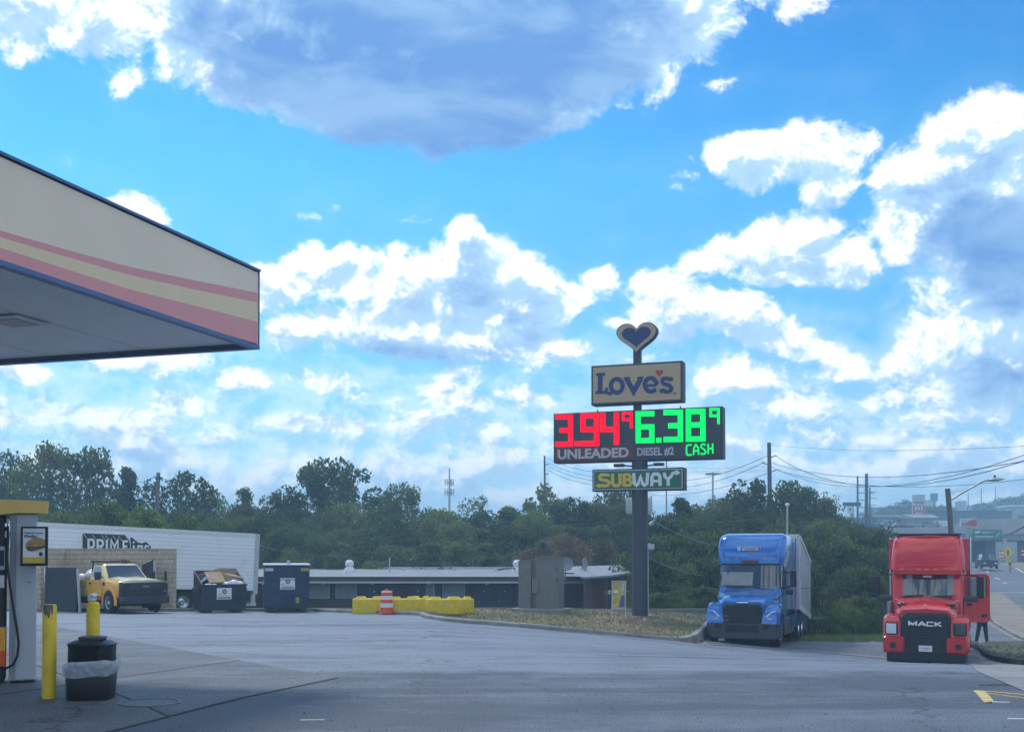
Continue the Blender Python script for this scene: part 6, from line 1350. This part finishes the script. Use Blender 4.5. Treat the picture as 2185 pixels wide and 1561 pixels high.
# leaning wood pole with a cobra head lamp
lp = upole('street_light', 'leaning wooden street light pole with long curved lamp arm', 'street light', 2022, 1042, 52, .135, .12, 'wood', 2046)
la = P(2033, 1064, 52); lb = P(2110, 1023, 51.4); L0 = lp.location
pt_ = lambda px, py, Y: P(px, py, Y) - L0
part('lamp_arm', lp, lambda b: (b.tube([pt_(2030, 1066, 52), pt_(2050, 1053, 51.9), pt_(2080, 1036, 51.7), pt_(2098, 1026, 51.5), pt_(2112, 1023, 51.4)], .045, 'galv', 8), b.tube([pt_(2026, 1051, 52), pt_(2060, 1044, 51.9), pt_(2082, 1035, 51.7)], .012, 'galv', 5)), 50)
def cobra(b):
    q = [pt_(2108, 1024, 51.4), pt_(2118, 1023, 51.3), pt_(2130, 1022.5, 51.2), pt_(2144, 1021, 51.1)]
    b.loops([[p + Vector((0, w * math.cos(a), h * math.sin(a))) for a in [k * math.pi / 4 for k in range(8)]] for p, w, h in zip(q, (.06, .17, .18, .02), (.05, .09, .08, .01))], 'galv')
    b.cyl(q[1] + Vector((.1, 0, .08)), q[1] + Vector((.1, 0, .2)), .05, None, 'dark', 8)
part('lamp_head', lp, cobra, 50)
# transformer cans on a pole right behind the pylon column
tp = upole('transformer_pole', 'utility pole with transformer cans hidden behind the pylon column', 'utility pole', 1364, 1040, 58, .16, .14, 'wood')
for sx, px in ((-1, 1345), (1, 1382)):
    part('transformer', tp, lambda b: (b.lathe([(0, ZP(1096, 58)), (.20, ZP(1096, 58)), (.24, ZP(1092, 58)), (.24, ZP(1066, 58)), (.20, ZP(1062, 58)), (0, ZP(1061, 58))], 'lgrey', 16, (XP(px, 58) - XP(1364, 58), -.1, -tp.location.z), cap=False), b.tube([(XP(px + sx * 4, 58) - XP(1364, 58), -.1, ZP(1062, 58) - tp.location.z), (XP(px + sx * 8, 58) - XP(1364, 58), -.1, ZP(1058, 58) - tp.location.z), (XP(px + sx * 7, 58) - XP(1364, 58), -.1, ZP(1080, 58) - tp.location.z)], .02, 'dark', 5)), 40)
part('pole_lamp', tp, lambda b: b.tube([(XP(1394, 58) - XP(1364, 58), 0, ZP(1113, 58) - tp.location.z), (XP(1386, 58) - XP(1364, 58), 0, ZP(1119, 58) - tp.location.z)], .09, 'lgrey', 8), 40)
def wire(a, b_, sag, r, lab, m='wire', grp='overhead wires', n=14):
    pa, pb_ = P(*a), P(*b_); b = MB(); pts = []
    for i in range(n + 1):
        t = i / n; p = pa.lerp(pb_, t); p.z -= sag * 4 * t * (1 - t); pts.append(p - pa)
    b.tube(pts, r, m, 4); o = b.build('power_line', smooth=60); o.location = pa; return tag(o, lab, 'wire', grp)
for i, (a, c, sg, r) in enumerate((((1652, 970, 150), (2260, 958, 70), 3.2, .035), ((1641, 985, 150), (2260, 968, 75), 1.8, .035), ((1632, 988, 150), (2260, 944, 72), 3.0, .03), ((1652, 1001, 150), (2260, 1012, 90), 1.6, .03),
        ((1641, 948, 150), (2240, 948, 80), .6, .02), ((1641, 970, 150), (1390, 1022, 210), 1.5, .04), ((1632, 985, 150), (1390, 1036, 210), 1.5, .04), ((1641, 1008, 150), (1390, 1056, 210), 1.0, .04))):
    wire(a, c, sg, r, 'thin dark wire strung from the big transmission pole across the sky', grp='wires of the big transmission pole')
for i, (y0, y1) in enumerate(((976, 1010), (985, 1022), (993, 1030), (1002, 1040))): wire((1168, y0, 150), (1345, y1, 90), .6, .025, 'thin wire from the steel pole to the pylon sign', grp='wires of the steel pole')
for i, (y0, y1) in enumerate(((992, 995), (998, 1001), (1002, 1004))): wire((1395, y0, 120), (1636, y1, 150), .3, .02, 'thin horizontal wire right of the price board', grp='wires right of the price board')
wire((548, 1161, 80), (740, 1186, 70), .25, .022, 'pale cable sagging from the trailer towards the roof vent', 'wirepale'); wire((740, 1187, 70), (1350, 1105, 57), 1.2, .014, 'pale cable rising across the wood to the pylon column', 'wirepale')
wire((1392, 1110, 57), (1530, 1164, 48), .15, .012, 'pale cable falling right from the transformer pole', 'wirepale'); wire((1380, 1187, 57), (1500, 1228, 50), .12, .013, 'pale cable falling towards the blue truck mirror', 'wirepale')
wire((1383, 1245, 50), (1880, 1236, 44), .35, .014, 'lowest pale cable behind both trucks', 'wirepale'); wire((1392, 1104, 58), (1620, 1106, 60), .2, .014, 'faint level cable through the trees right of the column', 'wirepale')
wire((2113, 1134, 160), (2240, 1078, 60), 1.0, .05, 'dark cable crossing in front of the bridge'); wire((275, 1024, 80), (332, 1014, 76), .3, .02, 'short wire left of the leaning wooden pole')

# ------------------------------------------------------------------ overpass and what stands beyond
BYY = 200; x0 = XP(1840, BYY); zb = lambda py: ZP(py, BYY)
br = thing('overpass', 'pale concrete road bridge crossing the highway', 'bridge', (x0, BYY, 0), R(-3)); BL_ = XP(2400, BYY) - x0
part('parapet', br, lambda b: b.add([(-30, 0, zb(1138)), (BL_, 0, zb(1138)), (BL_, 0, zb(1102)), (XP(2100, 200) - x0, 0, zb(1107)), (XP(2000, 200) - x0, 0, zb(1124)), (-30, 0, zb(1129)), (-30, .4, zb(1138)), (BL_, .4, zb(1138)), (BL_, .4, zb(1102)), (XP(2100, 200) - x0, .4, zb(1107)), (XP(2000, 200) - x0, .4, zb(1124)), (-30, .4, zb(1129))],
    [(0, 1, 2, 3, 4, 5), (11, 10, 9, 8, 7, 6), (5, 4, 10, 11), (4, 3, 9, 10), (3, 2, 8, 9), (0, 6, 7, 1)], 'beam'), 0)
part('deck', br, lambda b: (b.box(-30, BL_, -.6, 14, zb(1141), zb(1138.2), 'gutter'), b.box(-30, BL_, .5, 13, zb(1153), zb(1141.2), 'beam')), 0)
part('girder', br, lambda b: b.box(-30, BL_, -.2, .1, zb(1151), zb(1141.2), 'grey'), 0)
for px in (2112, 2230): part('pier', br, lambda b: b.box(XP(px - 11, 200) - x0, XP(px + 11, 200) - x0, 1, 12, -3, zb(1151), 'bluedk'), 0)  # dark colour stands in for the shade under the deck
part('abutment', br, lambda b: b.box(XP(2050, 200) - x0, XP(2076, 200) - x0, 2, 13, -3, zb(1152), 'beam'), 0)
part('left_abutment', br, lambda b: b.box(-30, XP(1990, 200) - x0, 2, 13, -3, zb(1152), 'beam'), 0)
part('lamp_bracket', br, lambda b: b.box(XP(2131, 200) - x0, XP(2138, 200) - x0, -.8, -.2, zb(1160), zb(1149), 'lgrey'), 0)
rs = thing('road_sign', 'green highway sign hanging on the side of the bridge', 'road sign', (XP(2107, 196), 196, ZP(1139, 196)))
sw = 63 / F * 196; sh_ = 20 / F * 196
part('panel', rs, lambda b: b.box(-sw / 2, sw / 2, 0, .1, -sh_ / 2, sh_ / 2, 'green_sign'), 0)
part('legend', rs, lambda b: (b.box(-sw * .42, -sw * .25, -.03, -.001, .2, .55, 'reflw'), b.box(-sw * .18, sw * .2, -.03, -.001, .2, .45, 'letterw'), b.box(-sw * .42, sw * .2, -.03, -.001, -.55, -.3, 'letterw'), b.stroke([(sw * .3, -.4), (sw * .42, .3)], .15, 'reflw', -.03, .02)), 0)
def sedan(px, py, Y, rz, lab, m, L_=4.6, H_=1.45, W_=1.8, grp=None, name='parked_car', cat='car'):
    p = P(px, py, Y); t = thing(name, lab, cat, (p.x, Y, max(p.z, zt(p.x, Y))), R(rz), grp)
    part('body', t, lambda b: b.loftz([(.25, W_ / 2 - .05, 0, L_, .2), (.5, W_ / 2, -.03, L_ + .03, .25), (H_ * .6, W_ / 2 - .02, .1, L_ - .05, .3)], m, 3), 40)
    part('cabin', t, lambda b: b.loftz([(H_ * .6, W_ / 2 - .08, L_ * .28, L_ * .9, .2), (H_, W_ / 2 - .25, L_ * .42, L_ * .78, .2)], 'glass', 3), 40)
    part('roof', t, lambda b: b.box(-W_ / 2 + .26, W_ / 2 - .26, L_ * .43, L_ * .77, H_ - .01, H_ + .04, m), 0)
    for sx in (-1, 1):
        for yy in (.85, L_ - .85): part('wheel', t, lambda b: b.lathe([(0, -.12), (.32, -.12), (.32, .12), (0, .12)], 'rubber', 14, (sx * (W_ / 2 - .08), yy, .32), 'x', cap=False), 30)
        part('headlight', t, lambda b: b.box(sx * .62 - .15, sx * .62 + .15, -.05, .0, .6, .75, 'lens'), 0)
    return t
hp_ = P(2113, 1212, 133)
sedan(2113, 1213, 133, -14, 'dark pickup driving on the highway below the bridge', 'dark', 5.4, 1.75, 1.85, name='pickup_truck', cat='pickup')
p = P(2151, 1190, 150); ws = thing('warning_sign', 'yellow diamond warning sign on the dry bank', 'road sign', (p.x, 150, p.z - .4)); 
part('panel', ws, lambda b: b.prism([(0, .35), (.8, 1.15), (0, 1.95), (-.8, 1.15)], 0, .05, 'yellow'), 0); part('post', ws, lambda b: b.box(-.05, .05, .051, .1, -.6, 1.8, 'galv'), 0); part('symbol', ws, lambda b: b.box(-.1, .1, -.02, -.001, .8, 1.5, 'black'), 0); part('plate', ws, lambda b: b.box(-.35, .35, 0, .04, -.15, .3, 'subyel'), 0)
p = P(2137, 1191, 150); dd = thing('traffic_drum', 'red and white marker drum by the bridge pier', 'traffic drum', (p.x, 150, p.z))
part('body', dd, lambda b: [b.lathe([(.28, z), (.28, z + .22)], m, 14, cap=False) for z, m in ((0, 'barrel'), (.22, 'reflw'), (.44, 'barrel'), (.66, 'reflw'), (.88, 'barrel'))], 30)
p = P(2183, 1182, 140); rs2 = thing('road_sign', 'small red and white sign cut by the right picture edge', 'road sign', (p.x, 140, p.z)); part('panel', rs2, lambda b: (b.box(-.25, .25, 0, .05, -.3, .8, 'signred'), b.box(-.2, .2, -.02, -.001, -.1, .05, 'reflw'), b.box(-.2, .2, -.02, -.001, .35, .5, 'reflw')), 0)
p = P(2155, 1208, 118); hd = thing('fire_hydrant', 'small dark and yellow hydrant on the dry bank', 'hydrant', (p.x, 118, p.z)); part('body', hd, lambda b: b.lathe([(.12, -.6), (.12, .05), (.16, .1), (.12, .25), (0, .3)], 'mustard', 10, cap=False), 30); part('cap', hd, lambda b: b.ico((0, 0, .3), .17, 'black', 1), 30)

def bld(name, lab, px0, px1, py0, py1, Y, d, wall, roof, pitch=0.0, cat='building'):
    x0, x1 = XP(px0, Y), XP(px1, Y); z1 = ZP(py0, Y); z0 = min(ZP(py1, Y), zt((x0 + x1) / 2, Y)) - 1
    t = thing(name, lab, cat, (x0, Y, z0)); W_, H_ = x1 - x0, z1 - z0
    part('wall', t, lambda b: b.box(0, W_, 0, d, 0, H_, wall), 0)
    if pitch: part('roof', t, lambda b: b.prismx([(-.8, H_), (d + .8, H_), (d / 2, H_ + pitch)], -.6, W_ + .6, roof), 0)
    else: part('roof', t, lambda b: b.box(-.3, W_ + .3, -.3, d + .3, H_, H_ + .5, roof), 0)
    n_ = max(1, int(W_ / 6))
    for i in range(n_): part('window', t, lambda b: b.box((i + .25) * W_ / n_, (i + .75) * W_ / n_, -.08, -.003, H_ * .75 - 1.2, H_ * .75, 'glass'), 0)
    return t
bld('shop', 'low shop with a yellow fascia behind the wood edge', 1784, 1815, 1112, 1130, 260, 10, 'grey', 'yellow')
bld('shop', 'wide low grey shop above the bridge, left of the tall red sign', 1858, 1925, 1102, 1120, 330, 14, 'bluedk', 'lgrey')
bld('house', 'flat roofed pale building on the hillside at the right edge', 2162, 2240, 1080, 1100, 380, 12, 'beam', 'white'); bld('shop', 'beige low building under the tall red and white sign', 1948, 2000, 1104, 1120, 320, 12, 'tan', 'roofm', 1.2)
bld('shop', 'long dark roofed store on the hillside behind the leaning pole', 2000, 2160, 1092, 1108, 370, 16, 'bluedk', 'dark'); bld('house', 'pale house with low roof beside the teal sign', 1972, 1998, 1070, 1082, 470, 10, 'white', 'tan', 1.2)
tk = P(2050, 1080, 440); tn = thing('storage_tank', 'round pale grey storage tank on the far hillside', 'tank', (tk.x, 440, tk.z - 1))
part('shell', tn, lambda b: b.lathe([(2.2, -2), (2.2, 3.0), (1.6, 3.4), (0, 3.5)], 'lgrey', 24, cap=False), 40)
def bigsign(lab, px0, px1, py0, py1, Y, m, fn=None, posts=1, grp=None):
    x0, x1 = XP(px0, Y), XP(px1, Y); z0, z1 = ZP(py1, Y), ZP(py0, Y); cx = (x0 + x1) / 2; zb_ = zt(cx, Y) - 1; W_ = x1 - x0; H_ = z1 - z0
    t = thing('roadside_sign', lab, 'sign', (cx, Y, z0)); part('panel', t, lambda b: b.box(-W_ / 2, W_ / 2, 0, .6, 0, H_, m), 0)
    part('post', t, lambda b: b.box(-.35, .35, .1, .5, zb_ - z0, 0, 'grey'), 0)
    if fn: fn(t, W_, H_)
    return t
bigsign('tall red and white panelled roadside sign on the hillside', 1948, 1975, 1055, 1102, 350, 'letterw', lambda t, w, h: (part('red_panel', t, lambda b: b.box(-w / 2 + .1, w / 2 - .1, -.1, -.003, .0, h * .5, 'signred'), 0), part('lettering', t, lambda b: [b.box(x, x + .5, -.2, -.101, h * .30, h * .47, 'reflw') for x in (-1.3, -.35, .6)] + [b.box(-1.2, .9, -.2, -.101, h * .08, h * .2, 'letterw'), b.box(-1.5, 1.5, -.1, -.003, h * .62, h * .68, 'bluedk')], 0)))
bigsign('plain teal roadside sign against the sky', 1987, 2002, 1052, 1068, 420, 'teal')
bigsign('dark blue overhead sign with a small white sign below it', 1800, 1838, 1071, 1079, 240, 'bluedk', lambda t, w, h: part('lower_panel', t, lambda b: (b.box(-w * .28, w * .02, -.1, .3, -1.6, -.02, 'white'), b.box(-w * .17, -w * .09, -.15, -.101, -1.0, -.5, 'dark')), 0))
bigsign('small white square sign with blue mark beside the wood', 1813, 1826, 1104, 1112, 238, 'bluedk', lambda t, w, h: part('mark', t, lambda b: b.lathe([(.18, -.05), (.36, -.05), (.36, -.003)], 'white', 16, (0, 0, h / 2), 'y', cap=False), 0))
bigsign('red and white billboard by the bridge', 2051, 2086, 1105, 1124, 190, 'letterw', lambda t, w, h: part('print', t, lambda b: (b.prism([(-.2, .2), (w / 2 - .1, .15), (w / 2 - .1, h - .15), (.2, h * .75), (-.5, h / 2)], -.08, -.003, 'signred'), b.box(-w / 2 + .15, -.4, -.08, -.003, .2, .35, 'signred'), b.box(-w / 2 + .15, -.5, -.08, -.003, .5, .7, 'signred')), 0))
bigsign('white and blue banner sign below the hillside store', 1996, 2030, 1110, 1124, 260, 'white', lambda t, w, h: part('print', t, lambda b: b.prism([(-w / 2, .1), (-w * .2, .1), (-w * .35, h - .1), (-w / 2, h - .1)], -.08, -.003, 'truckb' if False else 'blue'), 0))
bigsign('narrow red sign beside the many armed pole', 1857, 1862, 1094, 1106, 300, 'signred')
for i, (px, py, Y, rz, m, lab) in enumerate(((1884, 1121, 300, 60, 'white', 'white car parked in front of the low grey shop'), (1905, 1115, 320, 70, 'steel', 'silver car parked nearest the grey shop wall'), (1790, 1141, 250, -70, 'white', 'white car seen through the wood edge below the yellow fascia'), (1830, 1139, 252, -80, 'steel', 'dark silver car beside the white one at the wood edge'), (1952, 1131, 215, 80, 'dark', 'dark car crossing above the red truck roof'), (2010, 1126, 240, 70, 'grey', 'grey car near the banner sign'))):
    sedan(px, py, Y, rz, lab, m)
for i, (px, top, Y, w) in enumerate(((1872, 1082, 390, 40), (1900, 1078, 395, 50), (1930, 1066, 385, 45), (1890, 1090, 350, 50), (2005, 1075, 380, 45), (1975, 1078, 380, 40), (2075, 1078, 480, 50), (2100, 1072, 480, 50), (2130, 1066, 480, 55), (2160, 1060, 470, 60), (2190, 1052, 460, 60), (2110, 1085, 400, 60), (2060, 1090, 400, 50), (2145, 1088, 390, 50), (1850, 1098, 300, 45), (2020, 1080, 420, 40), (1920, 1088, 360, 40), (2185, 1072, 420, 50))):
    tree('dense' if i % 3 else 'airy', px, top, Y, w * 1.25, 'distant hazy green tree on the far hillside', 'trees on the far hillside')
for px, top, Y, w in ((1870, 1122, 140, 60), (1840, 1118, 140, 60), (1900, 1140, 120, 50), (1880, 1160, 95, 50), (1898, 1190, 80, 40), (1930, 1148, 150, 60), (1985, 1150, 160, 50)): tree('bush', px, top, Y, w, 'leafy shrub between the wood and the bridge', 'shrubs left of the bridge', True)

# ------------------------------------------------------------------ haze
HZ = MB().box(-2500, 2500, -420, 3600, -30, 42, 'white').build('haze', smooth=0)
hm = bpy.data.materials.new('haze_air'); hm.use_nodes = True; hn = hm.node_tree; hn.nodes.clear()
vo = hn.nodes.new('ShaderNodeVolumePrincipled'); vo.inputs['Color'].default_value = rgb(.50, .79, 1.0); vo.inputs['Density'].default_value = .0014; vo.inputs['Anisotropy'].default_value = .2
oo = hn.nodes.new('ShaderNodeOutputMaterial'); hn.links.new(vo.outputs[0], oo.inputs['Volume'])
HZ.data.materials.clear(); HZ.data.materials.append(hm); tag(HZ, kind='stuff'); HZ.visible_shadow = True
scene.cycles.volume_bounces = 1; scene.cycles.max_bounces = 6; scene.cycles.diffuse_bounces = 2; scene.cycles.transparent_max_bounces = 6
scene.cycles.use_adaptive_sampling = True; scene.cycles.adaptive_threshold = .02
